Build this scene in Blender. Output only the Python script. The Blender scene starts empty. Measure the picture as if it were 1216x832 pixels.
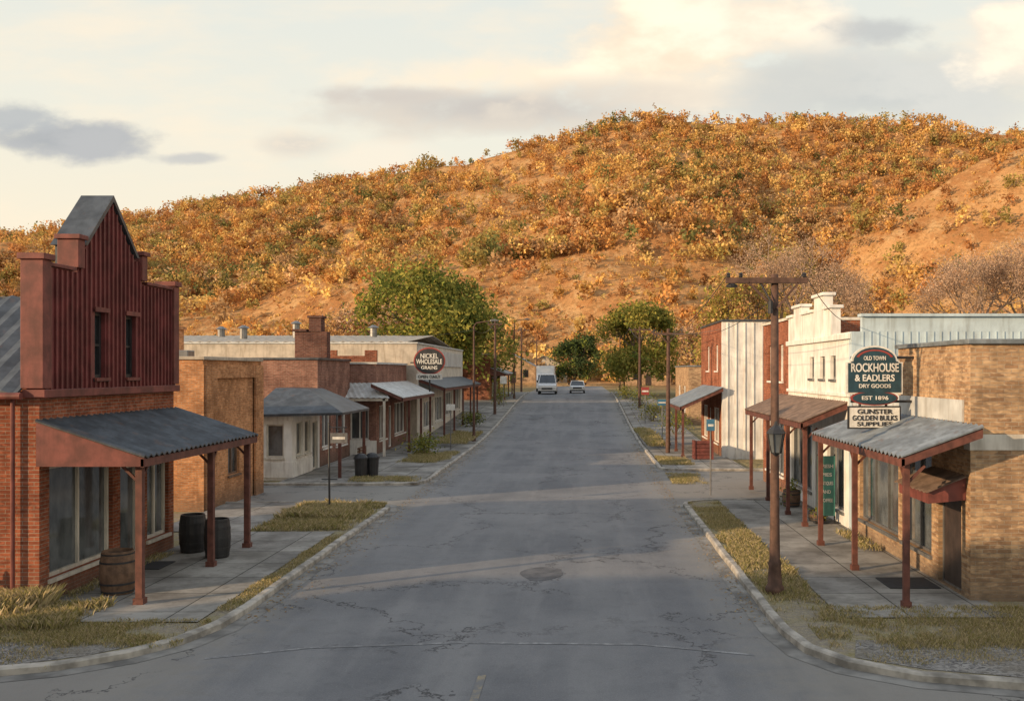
import bpy, bmesh, math, random
import numpy as np
from mathutils import Vector, Matrix, noise
random.seed(7); rng=np.random.default_rng(7)
S=bpy.context.scene
FX=1150.0; CH=4.6
def gz(Y):
    s=min(1,max(0,(Y-55)/60.0)); return 1.9*s*s*(3-2*s)
# ---------------------------------------------------------------- materials
def newmat(name):
    m=bpy.data.materials.new(name); m.use_nodes=True
    nt=m.node_tree; b=nt.nodes['Principled BSDF']; return m,nt,b
def N(nt,t,**k):
    n=nt.nodes.new(t)
    for a,v in k.items(): setattr(n,a,v)
    return n
def L(nt,a,b): nt.links.new(a,b)
def math_(nt,op,a,b=None,c=None,clamp=False):
    n=N(nt,'ShaderNodeMath',operation=op); n.use_clamp=clamp
    for i,v in enumerate((a,b,c)):
        if v is None: continue
        if isinstance(v,(int,float)): n.inputs[i].default_value=v
        else: L(nt,v,n.inputs[i])
    return n.outputs[0]
def mixc(nt,f,a,b,mode='MIX'):
    n=N(nt,'ShaderNodeMix',data_type='RGBA',blend_type=mode)
    for i,v in ((0,f),(6,a),(7,b)):
        if isinstance(v,(int,float)): n.inputs[i].default_value=v
        elif isinstance(v,(tuple,list)): n.inputs[i].default_value=tuple(v)+((1,) if len(v)==3 else ())
        else: L(nt,v,n.inputs[i])
    return n.outputs[2]
def smooth(nt,v,a,b,top=1):
    n=N(nt,'ShaderNodeMapRange',interpolation_type='SMOOTHSTEP'); L(nt,v,n.inputs[0])
    n.inputs[1].default_value=a; n.inputs[2].default_value=b; n.inputs[4].default_value=top; return n.outputs[0]
def pos(nt): return N(nt,'ShaderNodeNewGeometry').outputs['Position']
def vscale(nt,v,s):
    n=N(nt,'ShaderNodeVectorMath',operation='MULTIPLY'); L(nt,v,n.inputs[0]); n.inputs[1].default_value=s; return n.outputs[0]
def nz(nt,v,scale,detail=3,rough=.6):
    n=N(nt,'ShaderNodeTexNoise'); n.inputs['Scale'].default_value=scale; n.inputs['Detail'].default_value=detail
    n.inputs['Roughness'].default_value=rough
    L(nt,v,n.inputs['Vector']); return n.outputs[0]
def bump(nt,b,h,strength=.3,dist=.02):
    n=N(nt,'ShaderNodeBump'); n.inputs['Strength'].default_value=strength; n.inputs['Distance'].default_value=dist
    L(nt,h,n.inputs['Height']); L(nt,n.outputs[0],b.inputs['Normal'])
def todiffuse(nt,b):
    df=N(nt,'ShaderNodeBsdfDiffuse')
    for i,o in (('Color','Base Color'),('Normal','Normal')):
        if b.inputs[o].is_linked: L(nt,b.inputs[o].links[0].from_socket,df.inputs[i])
    L(nt,df.outputs[0],nt.nodes['Material Output'].inputs[0]); nt.nodes.remove(b)
def sc(c,k): return tuple(min(1,x*k) for x in c)
def plain(name,c,rough=.7,var=.35,scale=3,metal=0,streak=True,bmp=.2,rust=0):
    m,nt,b=newmat(name); p=pos(nt)
    n1=nz(nt,p,scale); n2=nz(nt,vscale(nt,p,(4,4,.5)),1.5,2)
    c1=mixc(nt,smooth(nt,n1,.3,.7),sc(c,1-var),sc(c,1+var*.5))
    if streak: c1=mixc(nt,smooth(nt,n2,.45,.75,.5),c1,sc((c[0]*.9,c[1]*.8,c[2]*.7),.52))
    if rust:
        n3=nz(nt,vscale(nt,p,(1,1,.35)),2.3,4,.7); c1=mixc(nt,smooth(nt,n3,.56,.70,rust),c1,(.20,.095,.05))
    L(nt,c1,b.inputs['Base Color']); b.inputs['Roughness'].default_value=rough; b.inputs['Metallic'].default_value=metal
    if bmp: bump(nt,b,nz(nt,p,scale*12,2),bmp,.01)
    return m
def brick(name,c1,c2,mortar,bw=.22,rh=.075):
    m,nt,b=newmat(name); g=N(nt,'ShaderNodeNewGeometry')
    sp=N(nt,'ShaderNodeSeparateXYZ'); L(nt,g.outputs['Position'],sp.inputs[0])
    sn=N(nt,'ShaderNodeSeparateXYZ'); L(nt,g.outputs['True Normal'],sn.inputs[0])
    ax=math_(nt,'GREATER_THAN',math_(nt,'ABSOLUTE',sn.outputs[0]),.5)
    u=math_(nt,'ADD',math_(nt,'MULTIPLY',sp.outputs[1],ax),math_(nt,'MULTIPLY',sp.outputs[0],math_(nt,'SUBTRACT',1,ax)))
    cb=N(nt,'ShaderNodeCombineXYZ'); L(nt,u,cb.inputs[0]); L(nt,sp.outputs[2],cb.inputs[1])
    t=N(nt,'ShaderNodeTexBrick'); L(nt,cb.outputs[0],t.inputs['Vector'])
    t.inputs['Scale'].default_value=1; t.inputs['Brick Width'].default_value=bw; t.inputs['Row Height'].default_value=rh
    t.inputs['Mortar Size'].default_value=.007; t.inputs['Mortar Smooth'].default_value=.2; t.inputs['Bias'].default_value=0
    t.inputs['Color1'].default_value=c1+(1,); t.inputs['Color2'].default_value=c2+(1,); t.inputs['Mortar'].default_value=mortar+(1,)
    n1=nz(nt,g.outputs['Position'],1.2,5,.68); n2=nz(nt,vscale(nt,g.outputs['Position'],(3,3,.5)),1.3,3); n4=nz(nt,vscale(nt,cb.outputs[0],(4.5,13.3,1)),1,1)
    cc=mixc(nt,1,t.outputs[0],mixc(nt,smooth(nt,n1,.3,.7),(.60,.58,.58),(1.2,1.16,1.1)),'MULTIPLY')
    cc=mixc(nt,smooth(nt,n4,.53,.68,.5),cc,sc(c2,.5))
    cc=mixc(nt,smooth(nt,n4,.42,.3,.4),cc,sc(c1,1.45))
    cc=mixc(nt,smooth(nt,n2,.5,.8,.55),cc,sc(c1,.33))
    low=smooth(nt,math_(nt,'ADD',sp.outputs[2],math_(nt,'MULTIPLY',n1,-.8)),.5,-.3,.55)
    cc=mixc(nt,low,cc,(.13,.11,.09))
    L(nt,cc,b.inputs['Base Color'])
    bump(nt,b,math_(nt,'SUBTRACT',nz(nt,g.outputs['Position'],40,2),math_(nt,'MULTIPLY',t.outputs['Fac'],1.5)),.5,.01)
    todiffuse(nt,b); return m
def glassmat(name,c=(.06,.066,.068)):
    m,nt,b=newmat(name); p=pos(nt)
    n1=nz(nt,vscale(nt,p,(1,1,.6)),1.3,4)
    L(nt,mixc(nt,smooth(nt,n1,.38,.68),c,sc(c,2.6)),b.inputs['Base Color'])
    b.inputs['Roughness'].default_value=.06; b.inputs['IOR'].default_value=1.8
    bump(nt,b,nz(nt,p,1.3,2),.05,.05)
    return m
def leafmat(name,tr_=.35):
    m,nt,b=newmat(name); a=N(nt,'ShaderNodeVertexColor'); a.layer_name='Col'
    df=N(nt,'ShaderNodeBsdfDiffuse'); L(nt,a.outputs[0],df.inputs[0])
    tr=N(nt,'ShaderNodeBsdfTranslucent'); L(nt,a.outputs[0],tr.inputs[0])
    mx=N(nt,'ShaderNodeMixShader'); mx.inputs[0].default_value=tr_
    L(nt,df.outputs[0],mx.inputs[1]); L(nt,tr.outputs[0],mx.inputs[2]); L(nt,mx.outputs[0],nt.nodes['Material Output'].inputs[0]); nt.nodes.remove(b)
    return m
M={}
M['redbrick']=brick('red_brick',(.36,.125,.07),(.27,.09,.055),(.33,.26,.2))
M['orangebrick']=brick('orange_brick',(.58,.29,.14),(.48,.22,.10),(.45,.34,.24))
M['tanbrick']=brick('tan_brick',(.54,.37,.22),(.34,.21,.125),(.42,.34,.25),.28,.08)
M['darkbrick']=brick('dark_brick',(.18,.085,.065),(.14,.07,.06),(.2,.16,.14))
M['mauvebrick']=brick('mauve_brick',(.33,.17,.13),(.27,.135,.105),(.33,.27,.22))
M['redmetal']=plain('red_metal',(.17,.038,.036),.55,.4,2)
M['redwood']=plain('red_wood',(.18,.05,.038),.65,.4,3)
M['darkroof']=plain('dark_metal_roof',(.075,.085,.095),.45,.45,2,.2,rust=.25)
M['greyroof']=plain('grey_metal_roof',(.22,.25,.27),.45,.35,2,.2,rust=.35)
M['palemetal']=plain('pale_metal',(.56,.57,.55),.55,.2,1.5,rust=.25)
M['bluemetal']=plain('pale_blue_metal',(.50,.60,.64),.5,.15,1.5,rust=.12)
M['tanroof']=plain('tan_roof',(.50,.43,.34),.7,.25,1.5,rust=.2)
M['brownroof']=plain('brown_roof',(.19,.13,.095),.75,.4,3,rust=.3)
M['white']=plain('white_paint',(.80,.77,.71),.65,.16,1.5,rust=.12)
M['cream']=plain('cream_paint',(.66,.61,.52),.65,.18,2)
M['wood']=plain('weathered_wood',(.17,.10,.06),.8,.4,6)
M['polewood']=plain('pole_wood',(.12,.065,.045),.8,.4,6)
M['postwood']=plain('post_wood',(.14,.05,.035),.7,.4,5)
M['black']=plain('black_metal',(.028,.028,.03),.5,.3,4)
M['greymetal']=plain('grey_steel',(.22,.22,.22),.4,.2,4,.5)
M['glass']=glassmat('window_glass')
M['glass2']=glassmat('dark_glass',(.015,.018,.02))
M['concrete']=plain('kerb_concrete',(.39,.36,.31),.9,.5,2.5,streak=False)
M['gutter']=plain('gutter_concrete',(.23,.22,.20),.9,.5,1.3,streak=False)
M['door']=plain('dark_door',(.05,.035,.03),.5,.3,4)
M['navy']=plain('navy_sign',(.018,.055,.075),.45,.25,6,streak=False)
M['signred']=plain('sign_red',(.30,.05,.04),.5,.1,4,streak=False)
M['signwhite']=plain('sign_white',(.72,.70,.64),.5,.18,6,streak=True)
M['teal']=plain('teal_banner',(.05,.2,.17),.6,.2,4)
M['signblue']=plain('sign_blue',(.05,.16,.26),.5,.1,4,streak=False)
M['tire']=plain('tyre_rubber',(.02,.02,.02),.85,.2,4,streak=False)
M['carwhite']=plain('car_white',(.78,.78,.77),.25,.04,1,streak=False,bmp=0)
M['leaf']=leafmat('foliage'); M['leaf2']=leafmat('hillside_foliage',.3)
M['bark']=plain('bark',(.20,.14,.10),.9,.35,8,bmp=0)
M['twig']=plain('pale_bark',(.36,.25,.18),.9,.3,8,bmp=0)
M['mat']=plain('rubber_mat',(.035,.035,.037),.9,.2,8,streak=False)
def m_asphalt():
    m,nt,b=newmat('asphalt'); p=pos(nt)
    sp=N(nt,'ShaderNodeSeparateXYZ'); L(nt,p,sp.inputs[0])
    n1=nz(nt,p,.22,5,.62); n2=nz(nt,vscale(nt,p,(1.0,.10,1)),1.2,4); n3=nz(nt,p,55,3,.8); n4=nz(nt,p,2.5,4)
    c=mixc(nt,smooth(nt,n1,.3,.7),(.110,.116,.126),(.188,.190,.194))
    c=mixc(nt,smooth(nt,n2,.42,.7,.5),c,(.235,.234,.232))
    c=mixc(nt,smooth(nt,n4,.5,.75,.45),c,(.086,.090,.097))
    w=math_(nt,'SINE',math_(nt,'MULTIPLY',math_(nt,'ADD',sp.outputs[0],.3),2.6))
    c=mixc(nt,smooth(nt,w,0,1,.22),c,(.235,.235,.23))
    c=mixc(nt,smooth(nt,n3,.5,.72,.42),c,(.32,.315,.31))
    c=mixc(nt,smooth(nt,n3,.45,.3,.4),c,(.055,.057,.061))
    ed=math_(nt,'ABSOLUTE',math_(nt,'ADD',sp.outputs[0],1.43)); 
    c=mixc(nt,smooth(nt,math_(nt,'ADD',ed,math_(nt,'MULTIPLY',n4,2.4)),4.6,6.6,.6),c,(.27,.25,.21))
    pd=N(nt,'ShaderNodeVectorMath',operation='ADD'); L(nt,p,pd.inputs[0])
    nn=N(nt,'ShaderNodeTexNoise'); nn.inputs['Scale'].default_value=.9; nn.inputs['Detail'].default_value=5; nn.inputs['Roughness'].default_value=.7; L(nt,p,nn.inputs['Vector'])
    L(nt,vscale(nt,nn.outputs[1],(3.2,3.2,0)),pd.inputs[1])
    vo=N(nt,'ShaderNodeTexVoronoi',feature='DISTANCE_TO_EDGE'); vo.inputs['Scale'].default_value=.26; L(nt,pd.outputs[0],vo.inputs['Vector'])
    cr=math_(nt,'MULTIPLY',smooth(nt,vo.outputs[0],.013,.002),smooth(nt,nz(nt,p,.3,2),.40,.52))
    c=mixc(nt,math_(nt,'MULTIPLY',cr,.85),c,(.035,.035,.037))
    L(nt,c,b.inputs['Base Color']); b.inputs['Roughness'].default_value=.8
    bump(nt,b,math_(nt,'SUBTRACT',n3,cr),.4,.012)
    return m
M['asphalt']=m_asphalt()
def m_tar():
    m,nt,b=newmat('asphalt_repair'); p=pos(nt)
    L(nt,mixc(nt,smooth(nt,nz(nt,p,3),.3,.7),(.06,.062,.068),(.12,.122,.128)),b.inputs['Base Color']); b.inputs['Roughness'].default_value=.8
    bump(nt,b,nz(nt,p,50,3),.3,.01); return m
M['tar']=m_tar()
def m_paint(name,c):
    m,nt,b=newmat(name); p=pos(nt)
    k=smooth(nt,math_(nt,'ADD',nz(nt,p,5,6,.75),math_(nt,'MULTIPLY',nz(nt,p,.7,3),.5)),.5,.85)
    L(nt,mixc(nt,k,c,(.16,.162,.165)),b.inputs['Base Color']); b.inputs['Roughness'].default_value=.8; return m
M['linewhite']=m_paint('worn_white_line',(.40,.40,.39)); M['lineyellow']=m_paint('worn_yellow_line',(.40,.31,.16))
def m_walk():
    m,nt,b=newmat('sidewalk_concrete'); p=pos(nt)
    t=N(nt,'ShaderNodeTexBrick'); L(nt,p,t.inputs['Vector']); t.offset=0
    t.inputs['Scale'].default_value=1; t.inputs['Brick Width'].default_value=1.5; t.inputs['Row Height'].default_value=1.5
    t.inputs['Mortar Size'].default_value=.018; t.inputs['Mortar Smooth'].default_value=.4
    t.inputs['Color1'].default_value=(.30,.285,.26,1); t.inputs['Color2'].default_value=(.38,.36,.32,1); t.inputs['Mortar'].default_value=(.11,.105,.09,1)
    n1=nz(nt,p,.8,5,.65); n2=nz(nt,p,5,4)
    c=mixc(nt,1,t.outputs[0],mixc(nt,smooth(nt,n1,.3,.7),(.55,.54,.53),(1.1,1.1,1.1)),'MULTIPLY')
    c=mixc(nt,smooth(nt,n2,.52,.72,.45),c,(.15,.14,.12))
    L(nt,c,b.inputs['Base Color'])
    bump(nt,b,math_(nt,'SUBTRACT',nz(nt,p,45,2),t.outputs['Fac']),.35,.012); todiffuse(nt,b); return m
M['walk']=m_walk()
def m_verge():
    m,nt,b=newmat('dirt_and_turf'); p=pos(nt)
    n1=nz(nt,p,.9,5); n2=nz(nt,p,9,4); n3=nz(nt,p,45,2)
    c=mixc(nt,smooth(nt,n1,.42,.6),(.25,.215,.17),(.25,.215,.10))
    c=mixc(nt,smooth(nt,n2,.4,.7),c,(.34,.29,.18))
    c=mixc(nt,smooth(nt,n3,.45,.65,.5),c,(.40,.37,.31))
    L(nt,c,b.inputs['Base Color']); bump(nt,b,n3,.7,.03); todiffuse(nt,b); return m
M['verge']=m_verge()
def m_gravel():
    m,nt,b=newmat('gravel'); p=pos(nt)
    vo=N(nt,'ShaderNodeTexVoronoi'); vo.inputs['Scale'].default_value=22; L(nt,p,vo.inputs['Vector'])
    sp=N(nt,'ShaderNodeSeparateColor'); L(nt,vo.outputs['Color'],sp.inputs[0])
    c=mixc(nt,sp.outputs[0],(.13,.125,.12),(.38,.36,.33)); c=mixc(nt,smooth(nt,nz(nt,p,.9,5),.4,.65,.7),c,(.23,.205,.16))
    L(nt,c,b.inputs['Base Color'])
    bump(nt,b,math_(nt,'SUBTRACT',0,vo.outputs['Distance']),.8,.04); todiffuse(nt,b); return m
M['gravel']=m_gravel()
def m_ground():
    m,nt,b=newmat('ground_grass'); p=pos(nt); sp=N(nt,'ShaderNodeSeparateXYZ'); L(nt,p,sp.inputs[0])
    n1=nz(nt,p,.012,5,.65); n2=nz(nt,p,.05,5,.75); n3=nz(nt,p,.5,4,.75); n4=nz(nt,vscale(nt,p,(1,.35,.35)),.2,4,.7)
    hill=mixc(nt,smooth(nt,n1,.35,.65),(.46,.235,.095),(.58,.34,.15))
    hill=mixc(nt,smooth(nt,n2,.44,.58,.8),hill,(.36,.165,.065))
    hill=mixc(nt,smooth(nt,n4,.5,.66,.6),hill,(.62,.41,.20))
    hill=mixc(nt,smooth(nt,n3,.48,.64,.65),hill,(.24,.135,.055))
    low=mixc(nt,smooth(nt,n3,.35,.65),(.22,.18,.11),(.30,.25,.13))
    L(nt,mixc(nt,smooth(nt,sp.outputs[1],120,200),low,hill),b.inputs['Base Color'])
    bump(nt,b,n3,.9,.9); todiffuse(nt,b); return m
M['ground']=m_ground()
# ---------------------------------------------------------------- mesh helpers
class MB:
    def __init__(s): s.v=[]; s.f=[]
    def quad(s,*p):
        i=len(s.v); s.v+= [tuple(q) for q in p]; s.f.append(tuple(range(i,i+len(p))))
    def box(s,x0,x1,y0,y1,z0,z1):
        i=len(s.v); s.v+=[(x,y,z) for z in (z0,z1) for y in (y0,y1) for x in (x0,x1)]
        for q in ((0,1,3,2),(4,6,7,5),(0,4,5,1),(1,5,7,3),(3,7,6,2),(2,6,4,0)): s.f.append(tuple(i+k for k in q))
        return s
    def cyl(s,p0,p1,r0,r1=None,n=10,cap=True):
        r1=r0 if r1 is None else r1; p0=Vector(p0);p1=Vector(p1); d=(p1-p0).normalized()
        a=d.orthogonal().normalized(); b=d.cross(a); i=len(s.v)
        for p,r in ((p0,r0),(p1,r1)):
            for k in range(n):
                t=2*math.pi*k/n; s.v.append(tuple(p+a*math.cos(t)*r+b*math.sin(t)*r))
        for k in range(n): s.f.append((i+k,i+(k+1)%n,i+n+(k+1)%n,i+n+k))
        if cap: s.f.append(tuple(i+k for k in range(n))[::-1]); s.f.append(tuple(i+n+k for k in range(n)))
        return s
    def beam(s,p0,p1,w,h):
        p0=Vector(p0);p1=Vector(p1); d=(p1-p0).normalized(); up=Vector((0,0,1))
        if abs(d.z)>.95: up=Vector((0,1,0))
        a=d.cross(up).normalized(); b=a.cross(d); i=len(s.v)
        for p in (p0,p1):
            for u,v in ((-1,-1),(1,-1),(1,1),(-1,1)): s.v.append(tuple(p+a*u*w/2+b*v*h/2))
        for q in ((0,1,2,3),(4,7,6,5),(0,4,5,1),(1,5,6,2),(2,6,7,3),(3,7,4,0)): s.f.append(tuple(i+k for k in q))
        return s
    def lathe(s,c,prof,n=16):
        i=len(s.v)
        for r,z in prof:
            for k in range(n): t=2*math.pi*k/n; s.v.append((c[0]+r*math.cos(t),c[1]+r*math.sin(t),c[2]+z))
        for j in range(len(prof)-1):
            for k in range(n): s.f.append((i+j*n+k,i+j*n+(k+1)%n,i+(j+1)*n+(k+1)%n,i+(j+1)*n+k))
        s.f.append(tuple(i+k for k in range(n))[::-1]); s.f.append(tuple(i+(len(prof)-1)*n+k for k in range(n)))
        return s
    def prism(s,pts,axis,t0,t1):
        f={'x':lambda a,b,t:(t,a,b),'y':lambda a,b,t:(a,t,b),'z':lambda a,b,t:(a,b,t)}[axis]
        i=len(s.v); n=len(pts)
        for t in (t0,t1):
            for a,b in pts: s.v.append(f(a,b,t))
        s.f.append(tuple(range(i,i+n))); s.f.append(tuple(range(i+n,i+2*n))[::-1])
        for k in range(n): s.f.append((i+k,i+(k+1)%n,i+n+(k+1)%n,i+n+k))
        return s
    def wall(s,axis,front,back,a0,a1,z0,z1,ops=()):
        f=(lambda a,t,z:(t,a,z)) if axis=='x' else (lambda a,t,z:(a,t,z))
        A=sorted({a0,a1,*[o[0] for o in ops],*[o[1] for o in ops]}); Z=sorted({z0,z1,*[o[2] for o in ops],*[o[3] for o in ops]})
        def solid(i,j):
            if i<0 or j<0 or i>=len(A)-1 or j>=len(Z)-1: return False
            a=(A[i]+A[i+1])/2; z=(Z[j]+Z[j+1])/2
            return not any(o[0]<a<o[1] and o[2]<z<o[3] for o in ops)
        for i in range(len(A)-1):
            for j in range(len(Z)-1):
                if not solid(i,j): continue
                a,b,c,d=A[i],A[i+1],Z[j],Z[j+1]
                s.quad(f(a,front,c),f(b,front,c),f(b,front,d),f(a,front,d)); s.quad(f(a,back,c),f(a,back,d),f(b,back,d),f(b,back,c))
                if not solid(i-1,j): s.quad(f(a,front,c),f(a,front,d),f(a,back,d),f(a,back,c))
                if not solid(i+1,j): s.quad(f(b,front,c),f(b,back,c),f(b,back,d),f(b,front,d))
                if not solid(i,j-1): s.quad(f(a,front,c),f(a,back,c),f(b,back,c),f(b,front,c))
                if not solid(i,j+1): s.quad(f(a,front,d),f(b,front,d),f(b,back,d),f(a,back,d))
        return s
    def corr(s,pa0,pa1,pb0,pb1,period,amp,th=.03):
        pa0,pa1,pb0,pb1=map(Vector,(pa0,pa1,pb0,pb1)); ln=(pa1-pa0).length; n=max(4,int(ln/period)*4)
        i=len(s.v)
        for k in range(n+1):
            t=k/n; z=amp*math.sin(k*math.pi/2)
            a=pa0.lerp(pa1,t); b=pb0.lerp(pb1,t); a.z+=z; b.z+=z
            s.v+= [tuple(a),tuple(b),(b.x,b.y,b.z-th),(a.x,a.y,a.z-th)]
        for k in range(n):
            o=i+4*k
            s.f+=[(o,o+1,o+5,o+4),(o+1,o+2,o+6,o+5),(o+2,o+3,o+7,o+6),(o+3,o,o+4,o+7)]
        s.f+=[(i,i+3,i+2,i+1),(i+4*n,i+4*n+1,i+4*n+2,i+4*n+3)]
        return s
    def finish(s,name,parent=None,mat=None,smooth=False,bevel=0,weld=True):
        me=bpy.data.meshes.new(name); me.from_pydata(s.v,[],s.f); 
        if weld:
            bm=bmesh.new(); bm.from_mesh(me); bmesh.ops.remove_doubles(bm,verts=bm.verts,dist=1e-5); bmesh.ops.recalc_face_normals(bm,faces=bm.faces); bm.to_mesh(me); bm.free()
        ob=bpy.data.objects.new(name,me); S.collection.objects.link(ob)
        if mat: me.materials.append(M[mat] if isinstance(mat,str) else mat)
        if smooth: me.polygons.foreach_set('use_smooth',[True]*len(me.polygons))
        if bevel:
            b=ob.modifiers.new('b','BEVEL'); b.width=bevel; b.segments=2; b.limit_method='ANGLE'
        if parent: ob.parent=parent; ob.matrix_parent_inverse=Matrix.Translation(-parent.location)
        return ob
def E(name,loc):
    e=bpy.data.objects.new(name,None); e.location=loc; e.empty_display_size=.3; S.collection.objects.link(e); return e
def text(parent,s,x,y,z,size,mat,ry=0,width=None):
    c=bpy.data.curves.new('lettering','FONT'); c.body=s; c.size=size; c.extrude=.006; c.offset=size*.018; c.align_x='CENTER'; c.align_y='CENTER'
    c.materials.append(M[mat]); o=bpy.data.objects.new('lettering',c); S.collection.objects.link(o)
    o.parent=parent; o.matrix_parent_inverse=Matrix.Translation(-parent.location)
    o.location=(x,y,z); o.rotation_euler=(math.pi/2,0,ry)
    if width:
        bpy.context.view_layer.update()
        if o.dimensions.x>0: o.scale=(width/o.dimensions.x,1,1)
    return o
def colored(name,V,F4,C,mat,parent=None):
    n=len(V); me=bpy.data.meshes.new(name); k=V.shape[1]
    me.vertices.add(n*k); me.vertices.foreach_set('co',V.reshape(-1).astype(np.float32))
    me.loops.add(n*k); me.loops.foreach_set('vertex_index',np.arange(n*k,dtype=np.int32))
    me.polygons.add(n); me.polygons.foreach_set('loop_start',np.arange(0,n*k,k,dtype=np.int32)); me.polygons.foreach_set('loop_total',np.full(n,k,dtype=np.int32))
    me.update(calc_edges=True)
    a=me.color_attributes.new('Col','FLOAT_COLOR','POINT'); cc=np.ones((n,k,4),np.float32); cc[:,:,:3]=C[:,None,:]
    a.data.foreach_set('color',cc.reshape(-1))
    me.materials.append(M[mat]); ob=bpy.data.objects.new(name,me); S.collection.objects.link(ob)
    if parent: ob.parent=parent; ob.matrix_parent_inverse=Matrix.Translation(-parent.location)
    return ob
def leafquads(P,size,aspect=.6):
    n=len(P); a=rng.normal(size=(n,3)); a/=np.linalg.norm(a,axis=1)[:,None]; b=rng.normal(size=(n,3)); b=np.cross(a,b); b/=np.linalg.norm(b,axis=1)[:,None]
    s=(size*rng.uniform(.6,1.3,n))[:,None]; a=a*s; b=b*s*aspect
    return np.stack([P-a,P+b*.9-a*.1,P+a,P-b*.9+a*.1],1)
# ---------------------------------------------------------------- terrain
def tab(pts,Yc): 
    xs=np.array([(p[0]-690)*Yc/FX for p in pts]); zs=np.array([CH+(440-p[1])*Yc/FX for p in pts]); return xs,zs
TM=tab([(-900,360),(-400,335),(0,290),(80,274),(200,252),(370,222),(480,200),(560,189),(640,168),(700,152),(750,137),(790,134),(850,139),(930,140),(1000,142),(1060,148),(1120,153),(1216,160),(1500,175),(2000,260)],640)
T2=tab([(-900,430),(330,430),(450,345),(560,285),(640,243),(700,206),(760,180),(820,176),(870,200),(920,246),(970,300),(1030,350),(1100,400),(2000,430)],510)
T3=tab([(-900,380),(-300,330),(-80,296),(20,284),(90,292),(160,318),(220,352),(290,385),(350,430),(2000,430)],450)
TS=tab([(-900,420),(0,392),(100,378),(230,356),(330,340),(420,318),(520,288),(620,258),(700,240),(770,244),(850,278),(930,330),(1000,356),(1300,370),(2000,400)],380)
TR=tab([(-500,440),(860,428),(920,380),(960,325),(1000,283),(1050,252),(1100,222),(1160,190),(1216,166),(1400,130),(2000,170)],430)
def smax(a,b,k=4.0):
    h=max(k-abs(a-b),0)/k; return max(a,b)+h*h*k*.25
def prof(Y,Y0,Yc,p,back):
    if Y<=Y0: return 0
    if Y<=Yc: return ((Y-Y0)/(Yc-Y0))**p
    return max(.05,1-back*(Y-Yc))
def height(X,Y,parts=False):
    if Y<170: 
        base=gz(Y)
        far=max(0,(abs(X+2)-60)/200); return base+ (far*far*10 if Y>60 else 0)*min(1,max(0,(Y-60)/80))
    w=noise.fractal(Vector((X*.006,Y*.006,3)),1,2,3)
    I=lambda T:float(np.interp(X,*T))
    m=I(TM)*prof(Y+w*25,330,640,1.0,.0012); s=I(TS)*prof(Y+w*18,205,380,1.25,.005); r=I(TR)*prof(Y+w*15,235,430,1.1,.003)
    m2=I(T2)*prof(Y+w*20,300,510,1.1,.004); m3=I(T3)*prof(Y+w*20,290,450,1.1,.004)
    H=[m,s,r,m2,m3]
    h=smax(smax(smax(m,s),r),smax(m2,m3))
    amp=min(1,h/25)
    fade=min(1,(abs(Y-640)/90+.25))
    h+=amp*(noise.fractal(Vector((X*.011,Y*.009,0)),.9,2.1,4)*3.0*fade+noise.fractal(Vector((X*.05,Y*.05,9)),.8,2.1,3)*.9)
    h-=amp*fade*7.0*max(0,1-abs(noise.noise(Vector((X*.015+Y*.008,Y*.003,5))))*4.5)
    b=gz(170); far=max(0,(abs(X+2)-60)/200); b+=far*far*10*min(1,(max(0,1-(Y-170)/200)))
    h=max(b+ .02*(Y-170)*0.2,h)
    if parts: return h,int(np.argmax(H))
    return h
def build_ground():
    xs=sorted(set([-3000,-2000,-1400,-1000,-800,-700,-600]+list(np.arange(-540,-60,6.0))+list(np.arange(-60,60,4.0))+list(np.arange(60,540,6.0))+[540,600,700,800,1000,1400,2000,3000]))
    ys=sorted(set([-600,-300,-100,-40]+list(np.arange(-20,55,5.0))+list(np.arange(55,170,2.5))+list(np.arange(170,740,4.5))+[760,800,850,950,1100,1400,2000,3000]))
    V=[(x,y,height(x,y)) for y in ys for x in xs]; nx=len(xs)
    F=[(j*nx+i,j*nx+i+1,(j+1)*nx+i+1,(j+1)*nx+i) for j in range(len(ys)-1) for i in range(nx-1)]
    mb=MB(); mb.v=V; mb.f=F; return mb.finish('ground',None,'ground',True,weld=False)
build_ground()
def strip(name,x0,x1,y0,y1,dz,mat,parent=None):
    ys=[y0]; y=math.ceil(y0/2.5+.001)*2.5
    while y<y1: 
        ys.append(y); y+=2.5
    ys.append(y1); mb=MB()
    for a,b in zip(ys[:-1],ys[1:]):
        mb.quad((x0,a,gz(a)+dz),(x1,a,gz(a)+dz),(x1,b,gz(b)+dz),(x0,b,gz(b)+dz))
    return mb.finish(name,parent,mat)
mb=MB(); z=.012
mb.quad((-80,-30,z),(80,-30,z),(80,14.2,z),(-80,14.2,z))
def asph(x0,x1,y0,y1):
    ys=list(np.arange(y0,y1,2.5))+[y1]
    for a,b in zip(ys[:-1],ys[1:]): mb.quad((x0,a,gz(a)+z),(x1,a,gz(a)+z),(x1,b,gz(b)+z),(x0,b,gz(b)+z))
mb.quad((-9.5,14.2,z),(7.5,14.2,z),(7.5,20,z),(-9.5,20,z))
asph(-6.5,3.6,20,300)
mb.quad((-40,32,z),(-6.5,32,z),(-6.5,39.5,z),(-40,39.5,z))
mb.quad((3.6,33,z),(12,33,z),(12,45,z),(3.6,45,z))
mb.finish('road',None,'asphalt')
def arc(cx,cy,r,a0,a1,n=8): return [(cx+r*math.cos(math.radians(a0+(a1-a0)*i/n)),cy+r*math.sin(math.radians(a0+(a1-a0)*i/n))) for i in range(n+1)]
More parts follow.
